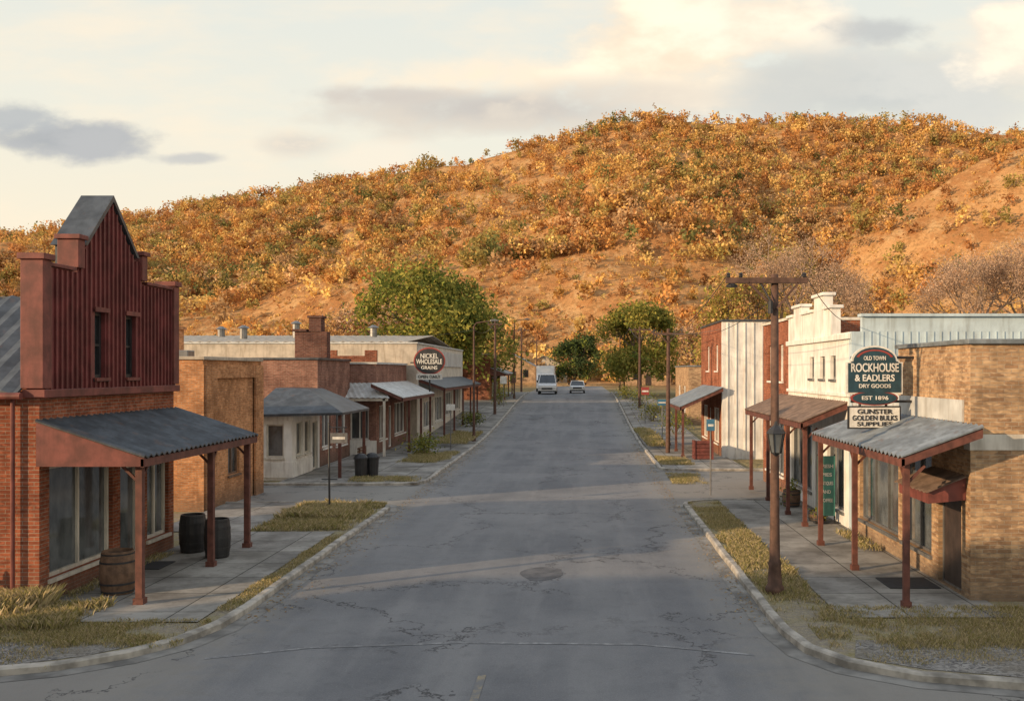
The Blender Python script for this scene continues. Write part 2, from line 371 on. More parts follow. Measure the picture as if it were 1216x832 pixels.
def kerb(path,name='kerb',w=.15,top=.145,gut=.32,inner=1):
    mb=MB(); g=MB()
    Q=[]
    for (a,b),(c,d) in zip(path[:-1],path[1:]):
        l=math.hypot(c-a,d-b); n=max(1,int(l/1.2)) if l<60 else 8
        for k in range(n): Q.append((a+(c-a)*k/n,b+(d-b)*k/n))
    Q.append(path[-1]); P=[Vector((a,b,0)) for a,b in Q]; n=len(P)
    offs=[]
    for i in range(n):
        t=(P[min(n-1,i+1)]-P[max(0,i-1)]).normalized(); offs.append(Vector((t.y,-t.x,0)))
    dz=[noise.noise(Vector((p.x*.7,p.y*.7,1)))*.022 for p in P]
    for i in range(n): P[i]=P[i]+offs[i]*noise.noise(Vector((P[i].x*.6,P[i].y*.6,6)))*.045
    for i in range(n-1):
        z0,z1=gz(P[i].y),gz(P[i+1].y); t0,t1=top+dz[i],top+dz[i+1]
        a0,a1=P[i],P[i+1]; b0,b1=a0+offs[i]*w*inner,a1+offs[i+1]*w*inner
        o0,o1=a0-offs[i]*gut*inner,a1-offs[i+1]*gut*inner
        u=lambda p,z:(p.x,p.y,z)
        mb.quad(u(a0,z0-.02),u(a1,z1-.02),u(a1,z1+t1-.03),u(a0,z0+t0-.03))
        c0,c1=a0+offs[i]*.035*inner,a1+offs[i+1]*.035*inner
        mb.quad(u(a0,z0+t0-.03),u(a1,z1+t1-.03),u(c1,z1+t1),u(c0,z0+t0))
        mb.quad(u(c0,z0+t0),u(c1,z1+t1),u(b1,z1+t1),u(b0,z0+t0)); mb.quad(u(b0,z0+t0),u(b1,z1+t1),u(b1,z1-.02),u(b0,z0-.02))
        g.quad(u(o0,z0+.018),u(o1,z1+.018),u(a1,z1+.02),u(a0,z0+.02))
    e=E(name,(path[0][0],path[0][1],0)); mb.finish('kerb_stone',e,'concrete'); g.finish('gutter',e,'gutter')
def fillpoly(name,pts,z,mat,parent=None):
    mb=MB(); mb.quad(*[(a,b,z) for a,b in pts]); o=mb.finish(name,parent,mat); return o
Lc=[(-40,13.2),(-20,13.7),(-11,14.15),(-8.9,14.45),(-8.0,14.8),(-7.2,15.4),(-6.65,16.2),(-6.4,17.2),(-6.3,18.5)]+[(-6.3,y) for y in (22,26,30)]+arc(-7.6,31.8,1.3,0,90)+[(-12,33.1),(-40,33.1)]
kerb(Lc,inner=-1)
fillpoly('verge',[(-40,13.25)]+[(x-.08,y+.05) for x,y in Lc[1:-1]]+[(-40,33.0)],.10,'verge')
strip('sidewalk',-10.33,-6.85,17.3,27.0,.125,'walk'); strip('sidewalk',-12.0,-9.3,27.0,33.0,.125,'walk')
Rc=[(40,12.6),(12,13.4),(8,13.65),(6.3,13.9),(5.0,14.3),(4.1,14.9),(3.65,15.7),(3.47,16.8),(3.45,18)]+[(3.45,y) for y in (22,26,30,32.5)]+arc(4.6,32.6,1.15,180,90)+[(12,33.75)]
kerb(Rc,inner=1)
fillpoly('verge',[(x+.08,y+.05) for x,y in Rc[:-1]]+[(12,33.7),(40,33.7)],.10,'verge')
strip('sidewalk',4.75,7.9,17.6,33.6,.125,'walk')
fillpoly('gravel',[(4.3,15.2),(5.2,14.6),(6.5,14.2),(8,13.95),(20,13.5),(20,15.6),(9,15.9),(4.6,16.2)],.108,'gravel')
fillpoly('gravel',[(-40,13.4),(-20,13.95),(-11,14.4),(-8.9,14.7),(-7.8,15.3),(-7.2,16),(-9,16.1),(-13,15.7),(-40,15.5)],.108,'gravel')
Lc2=[(-30,38.6),(-7.6,38.6)]+arc(-7.4,39.7,1.1,-90,0)+[(-6.3,y) for y in np.arange(42.5,118,2.5)]
kerb(Lc2,inner=-1,top=.14)
Rc2=[(12,44.2),(4.8,44.2)]+arc(4.6,45.2,1.0,-90,-180)+[(3.6,y) for y in np.arange(47.5,118,2.5)]
kerb(Rc2,inner=1,top=.14)
strip('sidewalk',-12.2,-6.5,38.75,118,.115,'walk'); strip('sidewalk',3.82,7.6,44.35,118,.115,'walk')
strip('road_marking',-1.55,-1.43,13.2,14.6,.02,'lineyellow')
mb=MB()
pts=[(-6.0,15.4),(-4.5,16.0),(-2,16.3),(1,16.2),(2.8,15.6)]
for (a,b),(c,d) in zip(pts[:-1],pts[1:]): mb.quad((a,b,.018),(c,d,.018),(c,d+.09,.018),(a,b+.09,.018))
mb.finish('stop_line',None,'linewhite')
def blob(name,cx,cy,rx,ry,z,mat,n=26):
    pts=[]
    for k in range(n):
        t=2*math.pi*k/n; r=1+.22*noise.fractal(Vector((math.cos(t)*.8+cx,math.sin(t)*.8+cy,2)),1,2,2)
        pts.append((cx+rx*r*math.cos(t),cy+ry*r*math.sin(t)))
    fillpoly(name,pts,z,mat)
blob('asphalt_patch',-.9,21.9,.5,.75,.017,'tar',40)
# ---------------------------------------------------------------- building helpers
def windows(parent,axis,front,s,ops,nx=2,nzz=1,frame='white',glass='glass',fw=.07,rec=.12,sill=True):
    fr=MB(); gl=MB(); sl=MB()
    for o in ops:
        a0,a1,z0,z1=o[:4]; cx=o[4] if len(o)>4 else nx; cz=o[5] if len(o)>5 else nzz
        f=front+s*rec; B=(lambda m,a,b,t0,t1,c,d: m.box(min(t0,t1),max(t0,t1),a,b,c,d)) if axis=='x' else (lambda m,a,b,t0,t1,c,d: m.box(a,b,min(t0,t1),max(t0,t1),c,d))
        B(gl,a0+.01,a1-.01,f+s*.03,f+s*.05,z0+.01,z1-.01)
        B(fr,a0+.002,a0+fw,f-s*.03,f+s*.06,z0+.002,z1-.002); B(fr,a1-fw,a1-.002,f-s*.03,f+s*.06,z0+.002,z1-.002)
        B(fr,a0+fw,a1-fw,f-s*.03,f+s*.06,z0+.002,z0+fw); B(fr,a0+fw,a1-fw,f-s*.03,f+s*.06,z1-fw,z1-.002)
        for k in range(1,cx):
            c=a0+(a1-a0)*k/cx; B(fr,c-fw*.4,c+fw*.4,f-s*.025,f+s*.028,z0+fw,z1-fw)
        for k in range(1,cz):
            c=z0+(z1-z0)*k/cz; B(fr,a0+fw,a1-fw,f-s*.02,f+s*.027,c-fw*.35,c+fw*.35)
        if sill and z0>.3: B(sl,a0-.06,a1+.06,front-s*.06,front+s*.08,z0-.08,z0-.003)
    fr.finish('window_frames',parent,frame); gl.finish('window_glass',parent,glass)
    if sl.f: sl.finish('sills',parent,frame)
def building(name,side,xs,depth,y0,y1,h,wmat,sops=(),nops=(),frame='white',cap='greyroof',nmat=None,glass='glass',zb=-.15,near_mat=None,capo=.07):
    s=-side; xb=xs+s*depth; e=E(name,((xs+xb)/2,(y0+y1)/2,max(0,gz(y0))))
    t=.28; x0,x1=min(xs,xb),max(xs,xb)
    w=MB(); w.wall('x',xs,xs+s*t,y0+t,y1,zb,h,sops); w.finish('street_wall',e,wmat)
    w=MB(); w.wall('y',y0,y0+t,x0,x1,zb,h,nops); w.finish('near_wall',e,near_mat or wmat)
    w=MB(); w.box(min(xb,xb-s*t),max(xb,xb-s*t),y0+t,y1,zb,h); w.box(min(xs+s*t,xb-s*t),max(xs+s*t,xb-s*t),y1-t,y1,zb,h); w.finish('back_walls',e,wmat)
    r=MB(); r.box(x0+t,x1-t,y0+t,y1-t,h-.5,h-.35); r.finish('roof',e,'tanroof')
    if sops: windows(e,'x',xs,s,sops,frame=frame,glass=glass)
    if nops: windows(e,'y',y0,1,nops,frame=frame,glass=glass)
    if cap:
        c=MB(); o=capo
        c.box(x0-o,x1+o,y0-o,y0+t+o,h+.002,h+.11); c.box(x0-o,x1+o,y1-t-o,y1+o,h+.002,h+.11)
        for a in (x0,x1-t): c.box(a-o,a+t+o,y0+t+o,y1-t-o,h+.002,h+.11)
        c.finish('coping',e,cap,bevel=.015)
    return e
def porch(e,xw,xo,y0,y1,zw,zo,roof,wood,posts,amp=.018,period=.2,ends=True,pw=.12,inset=.2,fas=.16,ends_mat=None,brace=True,rake=False):
    s=1 if xo>xw else -1
    r=MB(); r.corr((xw+s*.003,y0,zw),(xw+s*.003,y1,zw),(xo,y0,zo),(xo,y1,zo),period,amp,.03); r.finish('porch_roof',e,roof)
    b=MB(); 
    b.box(min(xo-s*.02,xo-s*.08),max(xo-s*.02,xo-s*.08),y0+.03,y1-.03,zo-fas-.05,zo-.055)
    for y in posts: 
        zg=gz(y)
        b.box(xo-s*inset-pw/2,xo-s*inset+pw/2,y-pw/2,y+pw/2,zg+.1,zo-.16)
        b.box(xo-s*inset-pw*.75,xo-s*inset+pw*.75,y-pw*.75,y+pw*.75,zg+.1,zg+.24)
        if brace:
            b.beam((xo-s*(inset+.05),y,zo-.5),(xo-s*(inset+.35),y,zo-.2),.04,.05)
            if y<posts[-1]-.1: b.beam((xo-s*inset,y+.05,zo-.5),(xo-s*inset,y+.35,zo-.2),.04,.05)
    b.box(min(xo-s*(inset-.06),xo-s*(inset+.06)),max(xo-s*(inset-.06),xo-s*(inset+.06)),y0+.12,y1-.12,zo-.16,zo-.03)
    if wood: b.finish('posts_and_beams',e,wood)
    ra=MB()
    n=int((y1-y0)/.7)
    for k in range(n+1):
        y=y0+.2+(y1-y0-.4)*k/n; ra.beam((xw+s*.01,y,zw-.1),(xo-s*.1,y,zo-.08),.05,.09)
    ra.finish('rafters',e,wood)
    g=MB()
    for y in (y0,y1):
        if ends: g.prism([(xw+s*.004,zo-.2),(xw+s*.004,zw-.04),(xo-s*.015,zo-.04),(xo-s*.015,zo-.2)],'y',y+(.03 if y==y0 else -.09),y+(.09 if y==y0 else -.03))
        elif rake: g.prism([(xw+s*.004,zw-.22),(xw+s*.004,zw-.04),(xo-s*.015,zo-.04),(xo-s*.015,zo-.2)],'y',y+(.03 if y==y0 else -.09),y+(.09 if y==y0 else -.03))
    if g.f: g.finish('end_boards',e,ends_mat or wood)
# ---------------- LEFT A
XA=-10.35; y0,y1=18.5,24.6
e=E('false_front_store',(XA-3,21.5,0))
ops=[(18.85,21.4,.55,2.75,2),(21.75,22.75,.15,2.45,1),(23.1,24.3,.55,2.6,2)]
w=MB(); w.wall('x',XA,XA-.28,y0+.28,y1,-.1,4.2,ops); w.finish('street_wall',e,'redbrick')
w=MB(); w.wall('y',y0,y0+.28,-19,XA,-.1,4.2,[(-17,-15.4,1,2.4)]); w.box(-19,XA-.28,y1-.28,y1,-.1,4.2); w.finish('side_walls',e,'redbrick')
windows(e,'y',y0,1,[(-17,-15.4,1,2.4)],frame='white')
windows(e,'x',XA,-1,ops,frame='cream',fw=.08)
wops=[(20.55,21.0,4.45,5.85),(21.95,22.45,4.45,5.85)]
w=MB(); w.wall('x',XA+.03,XA-.25,18.5,24.6,4.202,6.62,wops)
w.prism([(19.85,6.622),(22.75,6.622),(22.75,7.15),(22.35,7.15),(21.25,8.3),(20.15,7.15),(19.85,7.15)],'x',XA+.03,XA-.25); w.finish('false_front',e,'redmetal')
windows(e,'x',XA+.03,-1,wops,nx=1,nzz=2,frame='black',glass='glass2')
rb=MB(); y=18.62
while y<24.55:
    top=6.6 if (y<19.85 or y>22.75) else (7.13 if (y<20.15 or y>22.35) else 8.28-abs(y-21.25)*1.045)
    segs=[(4.24,top)]
    for o in wops:
        if o[0]-.05<y<o[1]+.05: segs=[(4.24,4.42),(5.9,top)]
    for a,b in segs: rb.box(XA+.032,XA+.07,y-.022,y+.022,a,b)
    y+=.19
rb.finish('standing_seams',e,'redmetal')
c=MB()
c.box(XA-.3,XA+.14,18.44,24.66,4.08,4.24)
for ya in (18.42,24.36): 
    c.box(XA-.32,XA+.12,ya,ya+.3,4.26,6.72); c.box(XA-.36,XA+.17,ya-.05,ya+.35,6.722,6.84)
for ya in (19.72,22.6): c.box(XA-.32,XA+.12,ya,ya+.26,6.70,7.28); c.box(XA-.36,XA+.17,ya-.05,ya+.31,7.282,7.38)
c.box(XA-.3,XA+.1,18.75,19.7,6.625,6.70); c.box(XA-.3,XA+.1,22.9,24.34,6.625,6.70)
c.finish('trim',e,'redwood',bevel=.012)
c=MB()
for o in wops: c.box(XA+.075,XA+.1,o[0]-.09,o[1]+.09,o[3]+.003,o[3]+.1); c.box(XA+.075,XA+.12,o[0]-.09,o[1]+.09,o[2]-.07,o[2]-.003)
c.finish('window_trim',e,'redwood')
g=MB()
g.prism([(20.0,7.2),(21.25,8.44),(22.5,7.2),(22.38,7.2),(21.25,8.31),(20.12,7.2)],'x',XA+.1,XA-.62)
g.prism([(20.12,6.3),(22.38,6.3),(22.38,7.198),(21.25,8.3),(20.12,7.198)],'x',XA-.26,XA-.58)
g.finish('gable_hood',e,'darkroof')
g=MB()
g.corr((-19.2,21.6,6.25),(XA-.3,21.6,6.25),(-19.2,18.3,4.2),(XA-.3,18.3,4.2),.42,.03,.05)
g.corr((XA-.3,21.6,6.24),(-19.2,21.6,6.24),(XA-.3,24.8,4.2),(-19.2,24.8,4.2),.42,.03,.05); g.finish('metal_roof',e,'darkroof')
g=MB(); g.cyl((-19.2,18.24,4.16),(XA-.2,18.24,4.12),.07); g.cyl((XA-.45,18.4,4.1),(XA-.45,18.4,.2),.04); g.finish('rain_gutter',e,'redwood')
porch(e,XA+.0,-8.28,18.35,24.85,3.66,2.98,'darkroof','postwood',[18.62,22.2,24.6],amp=.03,period=.24,ends_mat='redwood',pw=.13)
# ---------------- LEFT B
so=[(33.2,34.3,1.0,2.6)]
e=building('brick_building',1,-12.1,14,31,36.6,4.95,'orangebrick',so,(),cap='tanroof',frame='wood')
p=MB(); p.box(-12.05,-11.98,31.0,31.9,-.1,4.8); p.box(-12.05,-11.98,35.7,36.55,-.1,4.8); p.box(-12.9,-12.05,30.93,30.99,-.1,4.8)
p.box(-12.099,-12.0,31.9,35.7,4.35,4.8); p.finish('brick_piers',e,'orangebrick')
ch=MB(); ch.box(-15.2,-14.6,35,35.6,5.0,6.1); ch.box(-15.27,-14.53,34.93,35.67,6.102,6.2); ch.finish('chimney',e,'orangebrick')
ch=MB(); ch.box(-17.6,-16.4,33,34,4.6,5.6); ch.box(-14,-13.4,33,33.6,4.6,5.3); ch.finish('air_conditioners',e,'greymetal',bevel=.03)
# ---------------- LEFT C
e=building('brick_building',1,-12.3,14,45.2,51.5,5.1,'mauvebrick',[(46,47.6,.9,2.6),(48.6,50.8,.8,2.6)],(),cap='darkroof')
p=MB(); p.box(-13.9,-12.32,47.0,47.6,5.22,6.5); p.box(-14.0,-13.3,46.9,47.7,6.502,6.62); p.box(-13.2,-12.6,46.95,47.65,6.502,7.15); p.box(-13.27,-12.53,46.88,47.72,7.152,7.27)
p.finish('stepped_chimney',e,'darkbrick',bevel=.02)
e=E('white_kiosk',(-12.9,42.8,0))
nops=[(-13.25,-12.5,.95,2.35,1,1)]; sops=[(41.35,42.3,.95,2.4,1),(42.6,43.5,.95,2.4,1),(43.8,44.7,.1,2.3,1)]
w=MB(); w.wall('y',40.7,40.9,-13.6,-12.15,-.1,2.75,nops); w.wall('x',-12.15,-12.35,40.9,45.0,-.1,2.75,sops); w.box(-13.6,-13.4,40.9,45,-.1,2.75); w.finish('walls',e,'white')
windows(e,'y',40.7,1,nops,frame='cream'); windows(e,'x',-12.15,-1,sops,frame='cream')
w=MB(); w.box(-13.63,-12.12,40.66,40.72,.1,.75); w.box(-12.17,-12.1,40.72,43.7,.1,.75); w.box(-13.66,-12.08,40.64,40.7,2.5,2.72); w.finish('panels',e,'white')
r=MB()
a=[(-13.9,40.2,2.78),(-9.9,40.2,2.86),(-9.9,45.3,2.86),(-13.9,45.3,2.78)]; t=[(-13.3,42.2,3.85),(-11.9,42.2,3.8),(-11.9,44.6,3.8),(-13.3,44.6,3.85)]
for k in range(4): r.quad(a[k],a[(k+1)%4],t[(k+1)%4],t[k])
r.quad(*t); r.quad(*[(x,y,z-.1) for x,y,z in a][::-1])
for k in range(4): q=a[k];u=a[(k+1)%4]; r.quad((q[0],q[1],q[2]-.1),(u[0],u[1],u[2]-.1),u,q)
r.finish('hip_roof',e,'darkroof')
p=MB(); 
for y in (40.5,45.0): p.box(-10.15,-10.03,y-.06,y+.06,.1,2.77)
p.finish('posts',e,'postwood')
# ---------------- LEFT D1, D2
nops=[(-15.6,-14.2,1,2.6),(-13.7,-12.7,.9,2.6,2),(-12.4,-11.4,.9,2.6,2)]
so=[(52.8,54.8,.8,2.7,2),(55.4,56.5,.2,2.6,1),(57.1,60.6,.8,2.7,3)]
e=building('corner_shop',1,-11,14,52,61,4.95,'mauvebrick',so,nops,cap='palemetal')
w=MB(); w.box(-16.4,-10.97,51.93,51.995,-.1,.85); w.finish('dado',e,'white')
r=MB(); r.corr((-16.5,51.97,3.95),(-10.95,51.97,3.95),(-16.5,50.5,3.2),(-10,50.5,3.2),.25,.02); r.finish('near_awning',e,'palemetal')
p=MB(); 
for x in (-16.2,-13.2,-10.3): p.box(x-.06,x+.06,50.6,50.72,.1,3.17)
p.box(-16.4,-10.1,50.6,50.72,3.02,3.14); p.finish('awning_posts',e,'cream')
porch(e,-11,-9.3,50.6,61.5,3.95,3.2,'palemetal','postwood',[53.5,57.5,61],period=.3,brace=False,ends=False,rake=True)
p=MB(); p.prism([(-13.8,5.07),(-13.8,5.7),(-13.1,5.7),(-13.1,5.4),(-11.6,5.4),(-11.6,5.7),(-10.95,5.7),(-10.95,5.07)],'y',51.9,52.1); p.finish('parapet_front',e,'redbrick')
so=[(64+5*k,68+5*k,gz(66+5*k)+.6,gz(66+5*k)+2.4,3) for k in range(4)]
e=building('long_store',1,-10.4,24,61.3,85,6.3,'cream',so,(),cap='palemetal',near_mat='tanroof')
porch(e,-10.4,-8.7,62,84.5,4.1,3.5,'darkroof','postwood',[63,68,73,78,83],period=.4,brace=False,ends=False,rake=True)
r=MB(); r.corr((-34,72,7.2),(-11,72,7.2),(-34,61.4,6.45),(-11,61.4,6.45),.6,.03); r.corr((-11,72,7.19),(-34,72,7.19),(-11,84.8,6.4),(-34,84.8,6.4),.6,.03); r.finish('low_pitch_roof',e,'tanroof')
r=MB()
for x,y,h in ((-20,68,.9),(-26,70,.6),(-15,70,.7),(-23,66,.5)): r.cyl((x,y,6.6),(x,y,7+h),.25,.25,10); r.cyl((x,y,7+h),(x,y,7.2+h),.42,.1,10)
r.finish('roof_vents',e,'greymetal')
p=MB(); p.box(-10.38,-10.3,64,84,4.9,6.0); p.finish('fascia_board',e,'palemetal')
e=building('small_brick_shop',1,-9.2,12,98,110,6.2,'redbrick',[(100,103,2,4,2),(105,108,2,4,2)],(),cap='tanroof')
porch(e,-9.2,-7.6,98,110,4.9,4.3,'greyroof','postwood',[98.6,104,109.5],period=.4,brace=False)
e=building('flat_roofed_warehouse',1,-38,30,70,100,6.9,'tanbrick',(),[(-60,-57,2.5,4.5),(-54,-51,2.5,4.5),(-48,-45,2.5,4.5)],cap='tanroof')
e=building('low_warehouse',1,-26,40,118,135,8.6,'cream',(),[(-60,-57,3.5,5.5),(-50,-47,3.5,5.5),(-40,-37,3.5,5.5)],cap='greyroof')
def gable_house(name,x,y,w,d,h,rh,wm,rm):
    z=height(x,y)-.2; e=E(name,(x,y,z)); b=MB(); b.prism([(x-w/2,z),(x+w/2,z),(x+w/2,z+h),(x,z+h+rh),(x-w/2,z+h)],'y',y-d/2,y+d/2); b.finish('walls',e,wm)
    r=MB()
    for s in (-1,1): r.prism([(x,z+h+rh+.03),(x+s*(w/2+.4),z+h-rh*.8/w+.03),(x+s*(w/2+.4),z+h-rh*.8/w+.15),(x,z+h+rh+.15)],'y',y-d/2-.4,y+d/2+.4)
    r.finish('roof',e,rm)
    q=MB(); 
    for k in (-.28,.28): q.box(x+k*w-.45,x+k*w+.45,y-d/2-.05,y-d/2-.003,z+1.2,z+2.5)
    q.finish('windows',e,'glass2'); q=MB(); q.box(x-.5,x+.5,y-d/2-.06,y-d/2-.004,z+.1,z+2.2); q.finish('door',e,'door')
gable_house('small_house',-12,176,8,11,3.0,2.2,'tanbrick','greyroof'); gable_house('small_house',-20,190,10,12,3.3,2.6,'cream','tanroof'); gable_house('small_house',12,178,8,10,3.0,2.2,'tanbrick','brownroof')
gable_house('small_house',-8,212,10,10,3.4,2.4,'tanroof','greyroof')
# ---------------- RIGHT R1
XR=7.6
so=[(19.35,20.6,.15,2.35,1),(21.0,22.9,.6,2.9,2),(23.2,26.4,.6,2.9,3)]
e=E('tan_brick_store',(12,23,0))
w=MB(); w.wall('x',XR,XR+.28,19.18,27.1,-.1,3.9,so); w.wall('x',XR,XR+.28,19.18,23.2,3.9,5.12); w.finish('street_wall',e,'tanbrick')
w=MB(); w.wall('y',18.9,19.18,XR,20,-.1,3.05); w.wall('y',18.9,19.18,XR,20,3.36,5.12); w.box(XR+.28,20,26.82,27.1,-.1,4.1); w.finish('near_wall',e,'tanbrick')
w=MB(); w.box(XR-.02,20,18.88,19.178,3.052,3.358); w.finish('stone_band',e,'cream')
w=MB(); w.box(XR-.02,XR+.2,23.2,27.1,3.9,4.6); w.finish('upper_boarding',e,'palemetal')
windows(e,'x',XR,1,so,frame='greymetal',fw=.06)
c=MB(); c.box(XR-.07,20,18.82,19.25,5.122,5.22); c.box(XR-.07,XR+.35,19.25,23.27,5.122,5.22); c.box(XR+.36,20,23.0,23.25,5.1,5.2); c.finish('coping',e,'greyroof',bevel=.012)
r=MB(); r.box(XR+.28,20,19.18,26.8,4.3,4.45); r.finish('roof',e,'greyroof')
f=MB(); f.box(XR-.05,XR-.003,19.2,26.9,3.58,4.02); f.finish('flashing_panel',e,'palemetal')
porch(e,XR-.05,6.0,18.15,25.2,3.56,3.0,'greyroof','postwood',[18.35,21.8,24.9],amp=.035,period=.25,pw=.11,inset=.16,ends=False,rake=True)
c=MB(); c.prism([(XR-.01,2.05),(XR-.01,2.5),(XR-.75,2.2),(XR-.75,1.98)],'y',19.1,20.85); c.finish('door_canopy',e,'redwood')
c=MB(); c.corr((XR-.01,19.0,2.54),(XR-.01,20.95,2.54),(XR-.82,19.0,2.22),(XR-.82,20.95,2.22),.2,.015,.02); c.finish('canopy_roof',e,'brownroof')
c=MB(); c.box(XR+.08,XR+.14,19.5,20.45,.2,2.2); c.finish('door_leaf',e,'door')
# ---------------- RIGHT R2
so=[(28.0,29.9,.5,2.8,2),(30.4,31.4,.15,2.5,1),(31.9,35,.6,2.8,3),(28.9,29.5,4.35,5.05,1),(30.2,30.8,4.35,5.05,1),(31.6,32.2,4.35,5.05,1)]
e=building('white_false_front_store',-1,XR,14,27.2,35.5,5.7,'white',so,(),cap=None,near_mat='bluemetal',frame='greymetal')
w=MB(); w.box(XR,XR+.28,29.4,35.5,5.702,6.5); w.box(XR,XR+.28,30.3,31.6,6.502,6.95); w.box(XR,XR+.28,33.4,34.6,6.502,6.8); w.finish('stepped_parapet',e,'white')
c=MB(); c.box(XR-.08,XR+.36,29.32,30.28,6.502,6.6);c.box(XR-.08,XR+.36,31.62,33.38,6.502,6.6); c.box(XR-.08,XR+.36,34.62,35.55,6.502,6.6); c.box(XR-.08,XR+.36,30.22,31.68,6.952,7.05); c.box(XR-.08,XR+.36,33.32,34.68,6.802,6.9)
c.box(XR-.1,XR-.003,27.3,35.5,5.5,5.66); c.box(XR-.08,XR-.003,27.3,35.5,3.85,3.95); c.finish('mouldings',e,'white',bevel=.015)
s_=MB(); x=XR+.3
while x<21.5: s_.box(x,x+.03,27.175,27.198,3.9,5.7); x+=.22
s_.finish('cladding_ribs',e,'bluemetal')
w=MB(); w.box(XR+.3,21.6,27.2,27.4,5.702,6.12); w.box(XR+.25,21.7,27.1,27.5,6.122,6.2); w.finish('upper_siding',e,'bluemetal')
porch(e,XR,6.25,27.6,37,3.72,3.15,'brownroof','postwood',[27.9,30.2,33.4,36.7],amp=.015,period=.25,pw=.11,ends=False,rake=True)
e=building('red_brick_building',-1,XR+.02,14,35.6,40.5,6.45,'redbrick',[(36.5,37.3,4.2,5.6,1),(38.6,39.4,4.2,5.6,1),(36.4,39.8,.6,2.7,3)],(),cap='cream')
so=[(52,53.1,4.6,6.0,1),(55.5,56.6,4.6,6.0,1),(51.6,54,.7,2.6,2),(54.8,55.8,.1,2.5,1),(56.3,58.4,.7,2.6,2)]
e=building('two_storey_brick_building',-1,7.35,12,50.4,59.2,7.15,'redbrick',so,(),cap='darkroof',near_mat='white')
s_=MB(); x=7.6
while x<19: s_.box(x,x+.05,50.35,50.398,.1,7.1); x+=.45
s_.finish('siding_battens',e,'white')
porch(e,7.35,5.1,50.0,58.5,3.75,2.75,'greyroof','postwood',[50.4,54,58.2],period=.35,ends=False,rake=True,brace=False)
e=building('small_shop',-1,8.2,12,74,84,4.9,'tanbrick',[(76,78,1.4,3.4,2),(80,82,1.6,3.4,2)],(),cap='greyroof')
e=building('offscreen_shade_building',1,-12,16,-16,6,7.2,'redbrick',[(-13,-9,.6,2.8,3),(-7,-3,.6,2.8,3),(-1,4,.6,2.8,3)],(),cap='greyroof')  # unseen building added left of the camera to cast shade over the foreground
# ---------------------------------------------------------------- signs
def outline(cx,cz,w,h,arch,sh=.12,n=14):
    p=[(cx-w/2,cz-h/2),(cx+w/2,cz-h/2),(cx+w/2,cz+h/2-arch-sh*.3),(cx+w/2-sh*.6,cz+h/2-arch-sh*.3),(cx+w/2-sh*.6,cz+h/2-arch)]
    r=w/2-sh
    for k in range(n+1):
        t=math.pi*k/n; p.append((cx+r*math.cos(t),cz+h/2-arch+arch*math.sin(t)))
    p+=[(cx-w/2+sh*.6,cz+h/2-arch),(cx-w/2+sh*.6,cz+h/2-arch-sh*.3),(cx-w/2,cz+h/2-arch-sh*.3)]
    return p
e=E('shop_sign',(6.65,22.0,4.5)); cx=6.66
b=MB(); b.prism(outline(cx,4.62,1.28,1.10,.34),'y',21.98,22.06); b.finish('border',e,'signwhite')
b=MB(); b.prism(outline(cx,4.62,1.20,1.02,.32),'y',21.965,21.978); b.finish('board',e,'navy')
b=MB()
n=20
for k in range(n):
    t0=math.pi*.1+math.pi*.8*k/n; t1=math.pi*.1+math.pi*.8*(k+1)/n
    f=lambda t,r:(cx+.44*r*math.cos(t),21.957,4.84+.24*r*math.sin(t))
    b.quad(f(t0,.86),f(t1,.86),f(t1,1),f(t0,1))
b.finish('red_arc',e,'signred')
text(e,'OLD TOWN',cx,21.955,4.88,.13,'signwhite',width=.5)
text(e,'ROCKHOUSE',cx,21.955,4.66,.27,'signwhite',width=1.08)
text(e,'& EADLERS',cx,21.955,4.43,.21,'signwhite',width=.9)
text(e,'DRY GOODS',cx,21.955,4.25,.12,'signwhite',width=.72)
b=MB(); b.prism([(cx+.5*math.cos(t),3.98+.14*math.sin(t)) for t in np.linspace(0,2*math.pi,20,endpoint=False)],'y',21.95,21.97); b.finish('lower_medallion',e,'navy')
b=MB(); b.prism([(cx+.54*math.cos(t),3.98+.17*math.sin(t)) for t in np.linspace(0,2*math.pi,20,endpoint=False)],'y',21.975,22.05); b.finish('medallion_rim',e,'signred')
text(e,'EST 1896',cx,21.94,3.98,.12,'signwhite',width=.6)
b=MB(); b.box(cx-.6,cx+.6,21.98,22.05,3.28,3.80); b.finish('lower_board',e,'black')
b=MB(); b.box(cx-.565,cx+.565,21.965,21.978,3.315,3.765); b.finish('lower_panel',e,'signwhite')
text(e,'GUNSTER',cx,21.955,3.67,.15,'black',width=.8); text(e,'GOLDEN BULKS',cx,21.955,3.525,.16,'black',width=1.02); text(e,'SUPPLIES',cx,21.955,3.39,.13,'black',width=.8)
b=MB(); b.cyl((cx+.3,22.1,3.3),(cx+.3,22.1,5.05),.03); b.cyl((cx-.3,22.1,3.3),(cx-.3,22.1,5.05),.03); b.cyl((cx-.5,22.12,4.9),(XR+.02,22.12,4.9),.03); b.cyl((cx-.5,22.12,3.9),(XR+.02,22.12,3.9),.03); b.finish('bracket',e,'black')
e=E('shop_sign',(-9.4,60,5))
b=MB(); ell=lambda a,c:[(-9.4+a*math.cos(t),5.2+c*math.sin(t)) for t in np.linspace(0,2*math.pi,28,endpoint=False)]
b.prism(ell(.98,.85),'y',60,60.1); b.finish('border',e,'signred')
b=MB(); b.prism(ell(.90,.77),'y',59.97,59.998); b.finish('board',e,'black')
b=MB(); b.box(-10.2,-8.6,59.93,60.05,4.05,4.4); b.finish('lower_panel',e,'signwhite')
